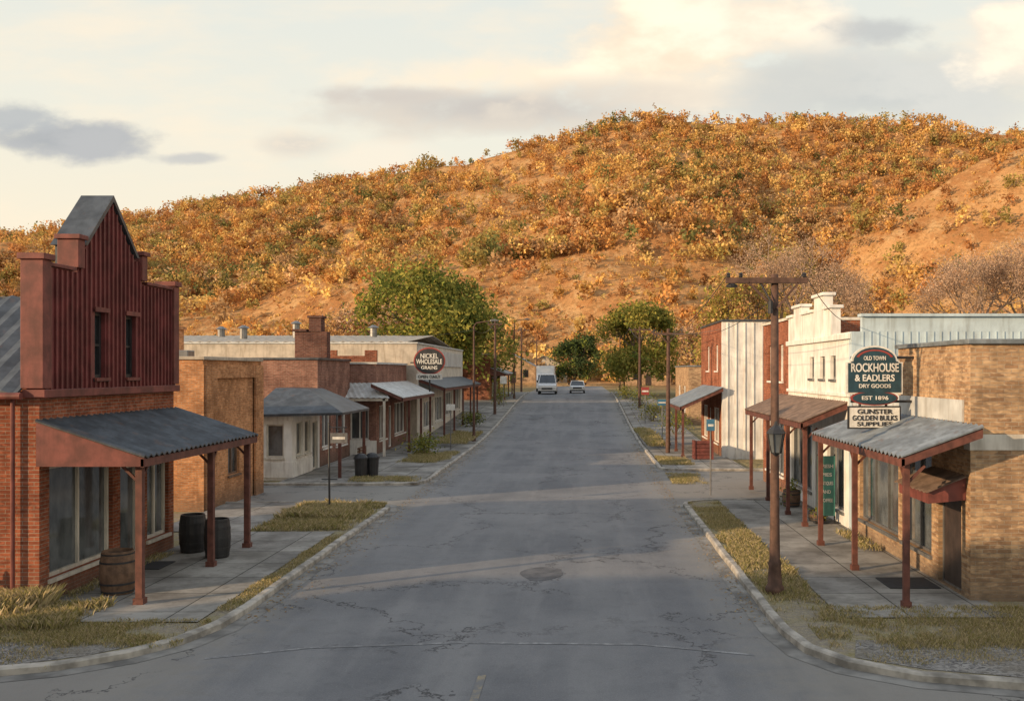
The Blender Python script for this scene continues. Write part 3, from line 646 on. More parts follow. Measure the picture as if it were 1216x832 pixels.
text(e,'NICKEL',-9.4,59.95,5.5,.4,'signwhite',width=1.1); text(e,'WHOLESALE',-9.4,59.95,5.15,.42,'signwhite',width=1.6); text(e,'GRAINS',-9.4,59.95,4.78,.3,'signwhite',width=1); text(e,'OPEN DAILY',-9.4,59.9,4.22,.25,'black',width=1.4)
b=MB(); b.cyl((-10.6,60.15,5.1),(-8.9,60.15,5.1),.04); b.cyl((-9.4,60.15,3.3),(-9.4,60.15,5.9),.05); b.finish('bracket',e,'black')
e=E('sidewalk_banner',(7.2,28.4,.13))
b=MB(); b.box(6.95,7.45,28.4,28.44,.35,2.1); b.finish('panel',e,'teal')
b=MB(); b.cyl((6.95,28.46,.12),(6.95,28.46,2.15),.02); b.cyl((7.45,28.46,.12),(7.45,28.46,2.15),.02); b.box(6.85,7.55,28.3,28.6,.12,.17); b.finish('frame',e,'black')
for k,(z,s_w) in enumerate(((1.8,.38),(1.55,.3),(1.3,.38),(1.05,.25),(.8,.36))): text(e,['FRESH','PIES','ANTIQUES','AND','COFFEE'][k],7.2,28.39,z,.14,'signwhite',width=s_w)
# ---------------------------------------------------------------- barrels etc
def barrel(name,x,y,r,h,mat,z=.13):
    e=E(name,(x,y,z)); b=MB(); pr=[(r*.84,0),(r*.94,h*.2),(r,h*.5),(r*.95,h*.8),(r*.86,h),(r*.78,h),(r*.78,h-.06),(.01,h-.07)]
    b.lathe((x,y,z),pr,22); b.finish('staves',e,mat)
    b=MB()
    for f in (.06,.25,.75,.93):
        rr=r*(.84+.16*math.sin(math.pi*f))+.008; b.lathe((x,y,z+h*f-.02),[(rr,0),(rr,.04),(rr-.02,.04),(rr-.02,0)],22)
    b.finish('hoops',e,'black')
barrel('wooden_barrel',-9.35,19.55,.35,.85,'wood'); barrel('black_barrel',-9.62,24.0,.33,.92,'black'); barrel('black_barrel',-8.75,23.3,.31,.92,'black')
barrel('wooden_barrel',6.95,32,.3,.55,'wood'); barrel('wicker_planter',7.05,28.95,.26,.3,'wood')
b=MB(); b.box(6.35,7.4,19.9,20.9,.127,.145); b.finish('doormat',None,'mat',bevel=.005)
b=MB(); b.box(-10.2,-9.5,21.8,22.7,.127,.145); b.finish('doormat',None,'mat',bevel=.005)
e=E('wooden_crate',(6.2,50,.12)); b=MB()
for k in range(5): b.box(5.7,6.7,49.0,49.04,.14+k*.19,.14+k*.19+.16); b.box(5.7,5.74,49.05,49.75,.14+k*.19,.14+k*.19+.16)
for x in (5.7,6.62): b.box(x,x+.08,48.95,48.998,.12,1.1)
b.box(5.75,6.68,49.05,49.75,.13,1.0); b.finish('slats',e,'redwood')
e=E('street_bench',(-9.9,46,.12)); b=MB()
for k in range(4): b.box(-10.3+k*.11,-10.2+k*.11,45,46.6,.52,.56)
for k in range(3): b.box(-10.4,-10.36,45,46.6,.65+k*.13,.75+k*.13)
for y in (45.15,46.4): b.box(-10.36,-9.9,y,y+.06,.44,.5); b.box(-9.95,-9.9,y,y+.06,.12,.5); b.box(-10.36,-10.3,y,y+.06,.12,1.0)
b.finish('slats_and_legs',e,'wood')
# ---------------------------------------------------------------- poles & lamps
def lantern(e,x,y,z,s=1):
    b=MB(); b.lathe((x,y,z),[(.02,-.06*s),(.09*s,0),(.1*s,.02*s)],6); b.lathe((x,y,z+.4*s),[(.2*s,0),(.15*s,.08*s),(.05*s,.16*s),(.02*s,.24*s)],6)
    for k in range(6):
        t=k*math.pi/3; b.cyl((x+.1*s*math.cos(t),y+.1*s*math.sin(t),z),(x+.17*s*math.cos(t),y+.17*s*math.sin(t),z+.4*s),.012*s,n=5)
    b.finish('lantern_frame',e,'black')
    g=MB(); g.lathe((x,y,z+.015),[(.09*s,0),(.155*s,.38*s)],6); g.finish('lantern_glass',e,'glass')
px,py=3.92,19.6
e=E('utility_pole',(px,py,.1))
b=MB(); b.lathe((px,py,.1),[(.19,0),(.19,.12),(.15,.18),(.125,.55),(.14,.6),(.11,.68),(.095,1.6),(.085,3.3),(.075,6.45)],14); b.finish('pole',e,'polewood',smooth=True)
b=MB(); b.box(px-1.0,px+.64,py-.14,py-.02,6.36,6.47); b.beam((px-.55,py-.12,6.37),(px-.02,py-.12,5.85),.04,.04)
b.beam((px+.45,py-.12,6.37),(px+.02,py-.12,5.85),.04,.04)
b.finish('crossarm',e,'polewood')
b=MB()
for x in (-.95,-.7,.58): b.lathe((px+x,py-.08,6.475),[(.03,0),(.045,.03),(.03,.05),(.045,.07),(.02,.1)],8)
b.lathe((px-.88,py-.08,6.28),[(.11,0),(.12,.04),(.05,.08)],10); b.cyl((px-.3,py-.08,6.36),(px-.12,py-.16,6.0),.02,.02,6); b.lathe((px-.12,py-.16,5.75),[(.05,0),(.05,.25)],8)
b.finish('insulators',e,'black')
lantern(e,px-.02,py-.24,2.95,1.0)
b=MB(); b.cyl((px,py-.05,3.55),(px-.02,py-.24,3.58),.02); b.cyl((px,py-.05,3.0),(px-.02,py-.24,2.92),.02); b.finish('bracket',e,'black')
def upole(x,y,h,name='utility_pole',arm=1.0):
    z=gz(y); e=E(name,(x,y,z)); b=MB(); b.cyl((x,y,z),(x+.03,y,z+h),.13,.09,10); b.box(x-arm,x+arm,y-.16,y-.1,z+h-.35,z+h-.23); b.beam((x-.5,y-.12,z+h-.32),(x,y-.12,z+h-.8),.05,.05); b.beam((x+.5,y-.12,z+h-.32),(x,y-.12,z+h-.8),.05,.05); b.finish('pole',e,'polewood')
    b=MB()
    for k in (-.9,-.4,.4,.9): b.cyl((x+k*arm,y-.13,z+h-.23),(x+k*arm,y-.13,z+h-.08),.04,.03,6)
    b.finish('insulators',e,'black')
upole(4.75,53,6.9,arm=.85); upole(-7.3,82,8.0,arm=.6); upole(5.3,88,7.5); upole(-7.4,120,8); upole(5.4,135,8); upole(-7.6,165,8)
def slamp(x,y,h,arm,name='street_lamp'):
    z=gz(y); e=E(name,(x,y,z)); b=MB(); b.cyl((x,y,z),(x,y,z+.5),.14,.12,12); b.cyl((x,y,z+.5),(x,y,z+h-.25),.09,.055,12)
    q=[Vector((x,y,z+h-.27)),Vector((x+arm*.12,y,z+h-.05)),Vector((x+arm*.5,y,z+h+.03)),Vector((x+arm*.85,y,z+h+.08))]
    for a,c in zip(q[:-1],q[1:]): b.cyl(a,c,.04,.035,8)
    b.finish('pole',e,'polewood')
    b=MB(); b.prism([(x+arm*.75,z+h+.04),(x+arm*1.15,z+h+.06),(x+arm*1.18,z+h+.12),(x+arm*.95,z+h+.2),(x+arm*.78,z+h+.15)],'y',y-.13,y+.13); b.finish('lamp_head',e,'greymetal',bevel=.02)
slamp(-6.75,61,7.6,1.35); slamp(-6.9,100,8.2,1.4); slamp(5.0,112,8,-1.4)
wm=MB()
def wire(a,b,sag=.5,r=.016,n=14):
    a=Vector(a);b=Vector(b); prev=None
    for k in range(n+1):
        t=k/n; p=a.lerp(b,t); p.z-=sag*4*t*(1-t)
        if prev is not None: wm.cyl(prev,p,r,r,4,False)
        prev=p
wire((2.97,19.5,6.56),(4.0,52.9,6.85),.7,.009); wire((4.5,19.5,6.56),(5.5,52.9,6.85),.7,.009)
wire((4.0,52.9,6.85),(4.4,88,gz(88)+7.4),.7,.018); wire((5.5,52.9,6.85),(6.2,88,gz(88)+7.4),.7,.018); wire((4.4,88,gz(88)+7.4),(4.6,135,gz(135)+7.9),.9,.025)
wire((-7.3,82,gz(82)+7.9),(-7.4,120,gz(120)+7.9),.7,.025); wire((-12.8,47.3,6.9),(-6.8,61,7.2),.5,.013); wire((-6.8,61,7.2),(-7.3,82,gz(82)+7.9),.5,.016)
wire((4.5,19.5,6.56),(7.7,28,6.0),.2,.009); wire((4.75,53,6.6),(7.4,51,6.8),.1,.012)
wm.finish('overhead_wires',None,'black')
def tsign(x,y,h,name,mat,w=.45,hh=.45,pole='greymetal'):
    z=gz(y)+.1; e=E(name,(x,y,z)); b=MB(); b.cyl((x,y,z),(x,y,z+h),.028,.028,8); b.finish('post',e,pole)
    b=MB(); b.box(x-w/2,x+w/2,y-.05,y-.03,z+h-hh,z+h); b.finish('plate',e,mat,bevel=.01)
    b=MB(); b.box(x-w/2+.05,x+w/2-.05,y-.058,y-.052,z+h-hh*.62,z+h-hh*.42); b.finish('legend',e,'signwhite')
tsign(4.68,35,2.75,'street_sign','signblue',.3,.42); tsign(5.2,62,2.6,'street_sign','signblue',.6,.4); tsign(-7.4,55,2.6,'street_sign','signwhite',.5,.35); tsign(4.9,74,2.8,'traffic_sign','signred',.6,.6); tsign(-7.2,90,2.8,'traffic_sign','signwhite',.6,.7)
e=E('hanging_sign_post',(-8.0,30.8,.1)); b=MB(); b.cyl((-8,30.8,.1),(-8.02,30.8,2.95),.035,.025,8); b.cyl((-8.02,30.8,2.8),(-7.45,30.8,2.8),.018,n=6); b.cyl((-8.02,30.8,2.45),(-7.6,30.8,2.78),.014,n=6); b.cyl((-8.25,30.8,1.15),(-7.75,30.8,1.15),.02,n=6)
b.cyl((-7.88,30.8,2.6),(-7.88,30.8,2.8),.01,n=5);b.cyl((-7.52,30.8,2.6),(-7.52,30.8,2.8),.01,n=5); b.finish('iron_post',e,'black')
b=MB(); b.box(-7.97,-7.43,30.78,30.82,2.3,2.62); b.finish('board',e,'greymetal'); b=MB(); b.box(-7.9,-7.5,30.77,30.778,2.42,2.5); b.finish('legend',e,'signwhite')
for x,y in ((-9.3,40.9),(-8.9,41.3)):
    e=E('litter_bin',(x,y,.12)); b=MB(); b.lathe((x,y,.12),[(.24,0),(.28,.75),(.31,.76),(.31,.82),(.2,.95),(.05,1.0)],14); b.finish('body',e,'black')
e=E('picket_fence',(-13,17.6,.1)); b=MB()
for k in range(10): x=-11.9-k*.22; b.prism([(x,.1),(x+.09,.1),(x+.09,.95),(x+.045,1.03),(x,.95)],'y',17.95,17.98)
b.box(-14.2,-11.8,17.985,18.02,.35,.43); b.box(-14.2,-11.8,17.985,18.02,.75,.83); b.finish('pickets',e,'greymetal')
# ---------------------------------------------------------------- vehicles
def vehicle(name,x,y,w,prof_,cab,wheels,wr,length):
    z=gz(y)+.02; e=E(name,(x,y,z))
    b=MB(); b.prism([(y+a,z+c) for a,c in prof_],'x',x-w/2,x+w/2); b.finish('body',e,'carwhite',bevel=.08)
    b=MB()
    (a0,z0),(a1,z1),(a2,z2),(a3,z3)=cab; i=w*.03; t=w*.11
    P=[(x-w/2+i,y+a0,z+z0),(x+w/2-i,y+a0,z+z0),(x+w/2-t,y+a1,z+z1),(x-w/2+t,y+a1,z+z1),(x-w/2+i,y+a3,z+z3),(x+w/2-i,y+a3,z+z3),(x+w/2-t,y+a2,z+z2),(x-w/2+t,y+a2,z+z2)]
    b.quad(P[0],P[1],P[2],P[3]);b.quad(P[5],P[4],P[7],P[6]);b.quad(P[0],P[3],P[7],P[4]);b.quad(P[1],P[5],P[6],P[2]); b.finish('windows',e,'glass2')
    b=MB(); b.box(x-w/2+t-.03,x+w/2-t+.03,y+a1-.05,y+a2+.05,z+z1-.01,z+z1+.06)
    for u,v in ((0,3),(1,2),(4,7),(5,6)): b.beam(P[u],P[v],.08,.08)
    b.finish('roof_and_pillars',e,'carwhite',bevel=.02)
    b=MB()
    for a in wheels:
        for sx in (-1,1): b.cyl((x+sx*(w/2-.2),y+a,z+wr),(x+sx*(w/2+.02),y+a,z+wr),wr,wr,16)
    b.finish('wheels',e,'tire')
    b=MB(); b.box(x-w*.3,x+w*.3,y-.03,y+.02,z+.55,z+.75); b.box(x-w*.48,x+w*.48,y-.08,y+.02,z+.3,z+.42); b.finish('grille_and_bumper',e,'black')
    b=MB()
    for sx in (-1,1): b.box(x+sx*w*.4-.13,x+sx*w*.4+.13,y-.035,y+.02,z+.6,z+.78)
    b.finish('headlights',e,'signwhite')
    b=MB()
    for sx in (-1,1): b.box(x+sx*(w/2+.1)-.1,x+sx*(w/2+.1)+.1,y+a0+.15,y+a0+.25,z+z0+.05,z+z0+.3)
    b.finish('mirrors',e,'black')
vehicle('parked_van',-3.9,111,2.1,[(0,.3),(5.2,.3),(5.2,1.35),(1.0,1.3),(.05,1.05)],[(.9,1.3),(1.55,2.2),(5.0,2.25),(5.2,1.35)],(.9,4.2),.37,5.2)
vehicle('parked_car',-.45,115,1.8,[(0,.25),(4.4,.25),(4.4,.9),(3.9,.95),(1.1,.93),(.05,.72)],[(1.0,.93),(1.7,1.42),(3.2,1.42),(3.9,.95)],(.8,3.5),.32,4.4)
e=E('box_truck',(-4.6,124,gz(124))); z=gz(124)+.02; b=MB(); b.box(-5.8,-3.5,125.5,131,z+.7,z+3.3); b.prism([(123.6,z+.4),(125.4,z+.4),(125.4,z+2.3),(124.6,z+2.3),(124.0,z+1.4),(123.6,z+1.3)],'x',-5.7,-3.6); b.finish('body',e,'carwhite',bevel=.05)
b=MB(); b.prism([(123.97,z+1.45),(124.0,z+1.42),(124.55,z+2.15),(124.5,z+2.15)],'x',-5.5,-3.8); b.finish('windscreen',e,'glass2')
b=MB(); [b.cyl((x,yy,z+.45),(x+.25,yy,z+.45),.45,.45,16) for yy in (124.4,129.5) for x in (-5.75,-3.8)]; b.finish('wheels',e,'tire')
# ---------------------------------------------------------------- trees
def tree(name,x,y,H,R,cols,nleaf,leaf,depth=5,trunk=.3,bare=False,base=.22,z=None,seed=1,spread=.09,bark='bark'):
    rs=random.Random(seed); z=height(x,y) if z is None else z
    segs=[]; tips=[]
    def grow(p,d,l,r,k):
        q=p+d*l*.5+Vector((rs.uniform(-1,1),rs.uniform(-1,1),rs.uniform(-.5,.5)))*l*.06; d2=(d+Vector((rs.uniform(-.2,.2),rs.uniform(-.2,.2),.12))).normalized(); e2=q+d2*l*.5
        segs.append((p,q,r,r*.85,k)); segs.append((q,e2,r*.85,r*.7,k))
        if k<=1: tips.append(e2); tips.append(q)
        if k==0: return
        n=3 if k>1 else 4
        ph=rs.uniform(0,6.28)
        for i in range(n):
            an=math.radians(rs.uniform(18,48)); az=ph+i*2*math.pi/n+rs.uniform(-.4,.4)
            o=d2.orthogonal().normalized(); o2=d2.cross(o)
            nd=(d2*math.cos(an)+(o*math.cos(az)+o2*math.sin(az))*math.sin(an)); nd.z=nd.z*.85+.08
            grow(e2 if i else q.lerp(e2,.9),nd.normalized(),l*rs.uniform(.62,.85),r*.62,k-1)
    grow(Vector((0,0,0)),Vector((0,0,1)),1.0,trunk/ max(H,1),depth)
    T=np.array([tuple(t) for t in tips]); mx=np.percentile(np.hypot(T[:,0],T[:,1]),95); mz=T[:,2].max()
    sx=R/mx; sz=H/mz*.97
    def X(p): return Vector((p.x*sx,p.y*sx,p.z*sz))
    e=E(name,(x,y,z)); b=MB(); off=Vector((x,y,z))
    for p,q,r0,r1,k in segs:
        if not bare and k==0: continue
        a=X(p);c=X(q); m=.02 if not bare else .024
        b.cyl(a+off-Vector((0,0,.2 if p.length==0 else 0)),c+off,max(m,r0*H),max(m,r1*H),4 if k<depth-2 else 9,False)
    if not bare:  # drooping lower boughs
        low=[]
        nb=int(26*R/5)
        for _ in range(nb):
            az=rs.uniform(0,6.28); rr=R*rs.uniform(.45,.92); zz=H*rs.uniform(base+.08,.52)
            t=Vector((math.cos(az)*rr,math.sin(az)*rr,zz)); s0=Vector((0,0,H*rs.uniform(.22,.4)))
            b.cyl(s0+off,t+off,.05,.02,4,False)
            for _ in range(int(len(tips)/nb*.55)+1): low.append(t+Vector((rs.gauss(0,1),rs.gauss(0,1),rs.gauss(0,.7)))*R*.16)
    b.finish('trunk_and_limbs',e,bark,weld=False)
    if nleaf:
        T=np.array([tuple(X(t)) for t in tips]+([tuple(t) for t in low] if not bare else []))+np.array([x,y,z]); n=len(T)
        bright=rng.uniform(.65,1.35,n); idx=rng.integers(0,n,nleaf); keep=rng.random(n)>.1
        idx=idx[keep[idx]]
        P=T[idx]+rng.normal(size=(len(idx),3))*R*spread
        ok=P[:,2]>z+H*base; P=P[ok]; idx=idx[ok]
        C=np.array(cols)[rng.integers(0,len(cols),n)][idx]*bright[idx][:,None]*rng.uniform(.75,1.25,len(idx))[:,None]
        colored('foliage',leafquads(P,leaf),None,np.clip(C,0,1),'leaf',e)
GR=[(.21,.24,.055),(.27,.27,.065),(.16,.19,.05),(.36,.32,.08)]; YG=[(.42,.36,.08),(.34,.31,.08),(.50,.38,.11)]; AU=[(.50,.29,.12),(.58,.37,.15),(.42,.23,.11)]; DK=[(.07,.10,.04),(.09,.12,.05)]; BR=[(.58,.40,.27),(.50,.33,.21)]
tree('broadleaf_tree',-14.3,97,13.4,7.2,GR+YG[:1],24000,.23,seed=3,trunk=.45,base=.15)
tree('broadleaf_tree',6.6,108,10.4,4.0,YG+GR,15000,.2,seed=8,trunk=.3,base=.15)
tree('broadleaf_tree',-24,112,10,6,AU+BR,7000,.2,seed=12,base=.15)
tree('broadleaf_tree',14.5,92,13.0,4.4,YG+AU,8000,.17,seed=14,base=.2)
tree('bare_tree',22.0,98,18.5,7.4,BR,24000,.085,bare=True,seed=21,trunk=.45,spread=.085,bark='twig')
tree('bare_tree',41,104,16.5,7.5,BR,18000,.09,bare=True,seed=22,trunk=.4,spread=.08,bark='twig')
tree('bare_tree',51,106,18.5,8,BR,18000,.09,bare=True,seed=23,trunk=.4,spread=.08,bark='twig')
tree('broadleaf_tree',30,140,21,4.5,YG+AU,7000,.22,seed=24,base=.35)
tree('broadleaf_tree',-17,150,9,5,AU,5000,.22,seed=27,depth=4,base=.1)
tree('broadleaf_tree',17,140,10,6,BR+AU,6000,.2,seed=28,depth=4,base=.1)
tree('broadleaf_tree',6,215,7,5,YG+AU,4000,.3,seed=29,depth=4,base=.05)
tree('broadleaf_tree',-1.2,178,9.5,4.2,DK+DK+GR[:1],9000,.24,seed=33,depth=5,base=.08)
def shrub(x,y,R,H,cols,n=900,name='shrub',leaf=.07):
    z=gz(y)+.1; e=E(name,(x,y,z)); b=MB()
    lob=[(x+random.uniform(-.5,.5)*R,y+random.uniform(-.5,.5)*R,z+H*random.uniform(.35,.7)) for _ in range(7)]
    for l in lob: b.cyl((x,y,z-.1),l,.025,.01,5,False)
    b.finish('stems',e,'bark',weld=False)
    c=np.array(lob)[rng.integers(0,7,n)]; P=c+rng.normal(size=(n,3))*np.array([R*.3,R*.3,H*.2]); P[:,2]=np.maximum(P[:,2],z)
    C=np.array(cols)[rng.integers(0,len(cols),n)]*rng.uniform(.6,1.3,n)[:,None]; colored('foliage',leafquads(P,leaf),None,C,'leaf',e)
shrub(-8.2,52,1.2,1.1,GR); shrub(-8.0,72,1.0,1.2,DK+GR); shrub(6.4,66,1.3,1.6,GR); shrub(5.6,76,1.3,1.6,YG+GR); shrub(5.6,90,1.4,2,GR); shrub(-7.8,92,1.3,2,GR); shrub(4.8,100,1.2,1.5,GR+YG)
shrub(7.05,28.95,.3,.5,GR,250,'potted_plant',.05); shrub(6.95,32,.32,.9,GR,300,'potted_plant',.05)
pal=np.array([(.60,.32,.11),(.68,.42,.14),(.50,.25,.10),(.42,.33,.11),(.56,.36,.18),(.74,.51,.18),(.22,.22,.08)])
def forest(name,pts,seed,per,leaf):
    r=np.random.default_rng(seed); A=np.array(pts); n=len(A); nl=5
    lob=np.stack([r.uniform(-.6,.6,(n,nl))*A[:,4:5],r.uniform(-.6,.6,(n,nl))*A[:,4:5],A[:,3:4]*r.uniform(.3,.82,(n,nl))],2)
    ti=np.repeat(np.arange(n),per); li=r.integers(0,nl,len(ti)); g=r.normal(size=(len(ti),3))
    P=lob[ti,li]+g*np.stack([A[ti,4]*.27,A[ti,4]*.27,A[ti,3]*.14],1); P[:,2]=np.maximum(P[:,2],.1); P+=A[ti,:3]
    c=pal[A[:,5].astype(int)]*r.uniform(.75,1.15,n)[:,None]; lb=r.uniform(.8,1.2,(n,nl))
    C=np.clip(c[ti]*(lb[ti,li]*r.uniform(.82,1.2,len(ti)))[:,None],0,1)
    colored(name,leafquads(P,leaf*(.6+.4*A[ti,3]/6),.8),None,C,'leaf2')
pts=[]; br=[]; tries=0
while tries<32000:
    tries+=1; y=random.uniform(205,670); x=random.uniform(-.72*y,.56*y)
    d=noise.fractal(Vector((x*.010,y*.010,20)),.9,2.1,4); d2=noise.noise(Vector((x*.05,y*.05,7)))
    h,part=height(x,y,True)
    basev={0:.88,3:.68,4:.66,1:.12,2:.20}[part]
    if part==1 and 345<y<390: basev=.6
    if part==2 and 385<y<440: basev=.6
    if y<300: basev-=.08
    t=min(1,max(0,(basev+d*.95+d2*.4)*1.4-.2)); 
    if random.random()>max(.03,t*.44):
        if random.random()<.34: br.append((x,y,h-.1,random.uniform(.7,2.0),random.uniform(.9,2.1),random.choices(range(7),[4,3,3,1.5,4,3,.25])[0]))
        continue
    big=noise.noise(Vector((x*.012,y*.012,33))); b2=noise.noise(Vector((x*.03,y*.03,55)))
    H=random.uniform(4.5,9.5)*(1+.3*b2)*(1 if y>330 else .7); R=H*random.uniform(.42,.62)
    ci=random.choices(range(7),[4*max(.1,.7+big),3.4*max(.1,.7+b2),2.4,1.2+max(0,-big)*6+max(0,b2)*3,2.5,2.6*max(.1,.7+big),.4+max(0,-big)*4])[0]
    pts.append((x,y,h-.3,H,R,ci))
for _ in range(380):
    y=random.uniform(150,215); x=random.uniform(-.7*y,.6*y)
    if -24<x<16 and y<200 or -8<x<6: continue
    H=random.uniform(3.5,7.5); pts.append((x,y,height(x,y)-.2,H,H*.5,random.choices(range(7),[3,2,3,1.5,6,1,.6])[0]))
for k in range(110):
    x=random.uniform(-150,-66); y=random.uniform(105,150); H=random.uniform(4,8); pts.append((x,y,height(x,y)-.2,H,H*.5,random.choices(range(7),[3,2,3,1,4,1,1])[0]))
print('trees',len(pts),'brush',len(br))
forest('distant_trees',pts,5,80,.62)
forest('hillside_brush',br,6,16,.5)
# ---------------------------------------------------------------- grass
def grass(name,regions):
    Vs=[];Cs=[]
    for (x0,x1,y0,y1,n,h,z,dry) in regions:
        n=int(n*2.4); x=rng.uniform(x0,x1,n); y=rng.uniform(y0,y1,n)
        k=np.array([noise.noise(Vector((a*1.1,b*1.1,4)))+.6*noise.noise(Vector((a*3.7,b*3.7,8))) for a,b in zip(x,y)])
        ex=np.minimum(np.minimum(x-x0,x1-x)/(.25*(x1-x0)),np.minimum(y-y0,y1-y)/(.2*(y1-y0)))
        ok=(k+np.clip(ex,0,1)*.8-.3+rng.normal(size=n)*.28)>0; x=x[ok];y=y[ok];k=k[ok]; m=len(x)
        hh=h*rng.uniform(.2,1.1,m)*(1+.3*k); w=rng.uniform(.002,.0052,m); a=rng.uniform(0,6.28,m); ln=rng.uniform(.1,.8,m)*hh; la=rng.uniform(0,6.28,m)
        B=np.stack([x,y,np.full(m,z)],1); dx=np.stack([np.cos(a)*w,np.sin(a)*w,np.zeros(m)],1)
        mid=B+np.stack([np.cos(la)*ln*.3,np.sin(la)*ln*.3,hh*.6],1); tip=B+np.stack([np.cos(la)*ln,np.sin(la)*ln,hh],1)
        Vs.append(np.stack([B-dx,B+dx,mid+dx*.5,tip],1)); 
        g=np.array([(.27,.26,.09),(.38,.33,.13),(.50,.41,.22),(.60,.49,.30)]); p=np.array([.4,.3,.2,.1])*(1-dry)+np.array([.04,.18,.4,.38])*dry
        Cs.append(g[rng.choice(4,m,p=p/p.sum())]*rng.uniform(.65,1.2,m)[:,None])
    colored(name,np.concatenate(Vs),None,np.concatenate(Cs),'leaf')
grass('grass',[(-15.5,-8.9,16.7,18.45,28000,.20,.1,.6),(-14,-10.0,17.2,18.5,22000,.36,.1,.8),(-15,-6.6,15.7,17.4,26000,.08,.1,.5),(-16,-8,14.6,16.2,4500,.07,.1,.7),
 (-9.3,-6.5,27,32.4,24000,.15,.1,.5),(-9.0,-7.0,29,32,12000,.28,.1,.75),(-6.85,-6.45,18,27,4500,.07,.12,.6),(-10.3,-9.9,18.6,24,900,.1,.13,.5),
 (3.65,4.75,18,33,19000,.09,.1,.55),(3.6,4.8,21,26,6000,.12,.1,.6),(4.0,16,15.6,18.4,44000,.08,.1,.6),(9,15,17.5,18.85,9000,.24,.1,.7),(7.0,7.55,24,27,500,.15,.13,.5),(4.5,12,14.8,16.2,7000,.06,.1,.7),
 (-9.5,-6.6,38.9,41,3500,.10,.12,.5),(-9,-6.6,47,53,9000,.14,.12,.5),(-8.6,-6.6,56,66,7000,.2,.35,.5),(3.7,5.2,39,43,4000,.10,.03,.4),(3.8,5.4,46,50,4500,.14,.12,.5),(3.8,5,55,70,5000,.25,.3,.5)])
n=2600; sd=rng.random(n)<.5; x=np.where(sd,-6.25+np.abs(rng.normal(size=n))*.35,3.4-np.abs(rng.normal(size=n))*.3); y=rng.uniform(17.5,60,n)
P=np.stack([x,y,np.array([gz(v) for v in y])+.03],1); q=leafquads(P,.035,.7); q[:,:,2]=P[:,None,2]+(q[:,:,2]-P[:,None,2])*.25
colored('fallen_leaves',q,None,np.array([(.36,.22,.10),(.28,.18,.09),(.45,.33,.16)])[rng.integers(0,3,n)],'leaf')
# ---------------------------------------------------------------- light
d=Vector((.82,.50,-.235)).normalized()
sl=bpy.data.lights.new('sun','SUN'); sl.energy=5.0; sl.color=(1,.71,.43); sl.angle=math.radians(.8)
so_=bpy.data.objects.new('sun',sl); so_.rotation_euler=d.to_track_quat('-Z','Y').to_euler(); so_.location=(-60,-40,40); S.collection.objects.link(so_)
W=bpy.data.worlds.new('World'); S.world=W; W.use_nodes=True; nt=W.node_tree; bg=nt.nodes['Background']
sky=N(nt,'ShaderNodeTexSky',sky_type='NISHITA'); sky.sun_disc=False; sky.sun_elevation=math.asin(-d.z); sky.sun_rotation=math.atan2(-d.x,-d.y); sky.dust_density=2
g=N(nt,'ShaderNodeTexCoord').outputs['Generated']; sp=N(nt,'ShaderNodeSeparateXYZ'); L(nt,g,sp.inputs[0])
yy=math_(nt,'MAXIMUM',math_(nt,'ABSOLUTE',sp.outputs[1]),.12)
u=math_(nt,'DIVIDE',sp.outputs[0],yy); v=math_(nt,'DIVIDE',sp.outputs[2],yy)
cb=N(nt,'ShaderNodeCombineXYZ'); L(nt,u,cb.inputs[0]); L(nt,v,cb.inputs[1]); C=cb.outputs[0]
K=12.0
ramp=N(nt,'ShaderNodeValToRGB'); L(nt,sp.outputs[2],ramp.inputs[0]); el=ramp.color_ramp.elements
el[0].position=0; el[0].color=(.96,.78,.54,1); el[1].position=.9; el[1].color=(.48,.56,.68,1)
for p_,c_ in ((.12,(.89,.79,.61,1)),(.24,(.80,.78,.67,1)),(.36,(.73,.75,.69,1)),(.55,(.58,.64,.71,1))): q=el.new(p_); q.color=c_
base=mixc(nt,1,ramp.outputs[0],(K,K,K),'MULTIPLY'); base=mixc(nt,.1,base,sky.outputs[0])
def wnz(s,dt,r,sc_): 
    n=N(nt,'ShaderNodeTexNoise'); n.inputs['Scale'].default_value=s; n.inputs['Detail'].default_value=dt; n.inputs['Roughness'].default_value=r; L(nt,vscale(nt,C,sc_),n.inputs['Vector']); return n.outputs[0]
wn=wnz(8.5,6,.56,(1,1.8,1)); wn2=wnz(3.2,5,.6,(1,3.2,1))
col=mixc(nt,smooth(nt,wn2,.46,.72,.55),base,(10.8,9.1,6.9))
shade=smooth(nt,wn,.40,.62)
NT={}
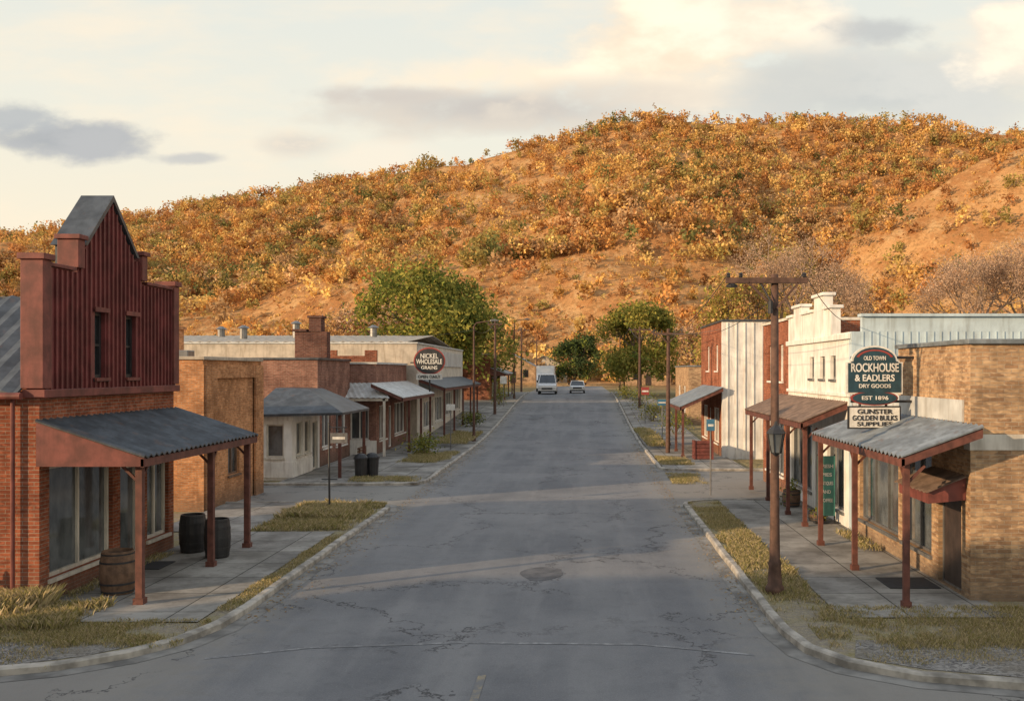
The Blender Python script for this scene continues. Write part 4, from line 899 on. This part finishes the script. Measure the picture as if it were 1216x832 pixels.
def cloud(col,px_,py_,rx,ry,c,amt=1,k=2.6,soft=.6,c2=None):
    if k not in NT: NT[k]=math_(nt,'MULTIPLY_ADD',wn,k,1-.5*k)
    s=N(nt,'ShaderNodeVectorMath',operation='MULTIPLY_ADD'); L(nt,C,s.inputs[0]); s.inputs[1].default_value=(FX/rx,FX/ry,0); s.inputs[2].default_value=(-(px_-690)/rx,-(440-py_)/ry,0)
    l=N(nt,'ShaderNodeVectorMath',operation='LENGTH'); L(nt,s.outputs[0],l.inputs[0])
    f=smooth(nt,math_(nt,'SUBTRACT',NT[k],l.outputs['Value']),0,soft,amt)
    cc=tuple(x*K*.9 for x in c)
    if c2: cc=mixc(nt,shade,tuple(x*K*.9 for x in c2),cc)
    return mixc(nt,f,col,cc)
for a in [(1030,110,330,90,(.68,.68,.64),.9,2.6,.9,(.55,.57,.56)),(590,128,300,42,(.72,.65,.56),.95,2.2,.8,(.58,.54,.50)),(560,92,240,34,(1.0,.84,.64),.9,2.2,.9),(470,112,150,16,(.62,.57,.52),.75,2.2,.8),
          (790,52,165,92,(1.08,.95,.74),1,2.4,.6,(.93,.78,.60)),(905,24,125,66,(1.08,.95,.76),.95,2.4,.6,(.92,.80,.64)),(745,112,170,28,(.76,.68,.58),.75,2.2,.8),(945,98,110,58,(.64,.64,.60),.8,2.4,.8),(1060,36,90,26,(.54,.55,.54),.85,3.0,.8),(1205,42,85,62,(1.08,.95,.76),1,2.4,.6,(.92,.80,.66)),
          (75,165,140,26,(.48,.49,.50),.95,3.0,.7,(.40,.42,.44)),(15,140,85,24,(.48,.50,.51),.9,3.0,.7),(228,188,60,10,(.55,.55,.54),.8,3.0,.8),(350,172,75,24,(.96,.82,.64),.85,2.6,.8,(.66,.62,.56)),(450,190,90,26,(.96,.84,.68),.55,2.6,.9)]:
    col=cloud(col,*a)
L(nt,col,bg.inputs[0]); bg.inputs[1].default_value=.1
# ---------------------------------------------------------------- camera
c=bpy.data.cameras.new('camera'); co=bpy.data.objects.new('camera',c); S.collection.objects.link(co); co.location=(0,0,CH); co.rotation_euler=(math.pi/2,0,0)
c.sensor_width=36; c.lens=36*FX/1216; c.shift_x=-82/1216; c.shift_y=24/1216; c.clip_end=6000; c.clip_start=.1
S.camera=co
S.view_settings.view_transform='Standard'; S.view_settings.look='None'; S.view_settings.exposure=0
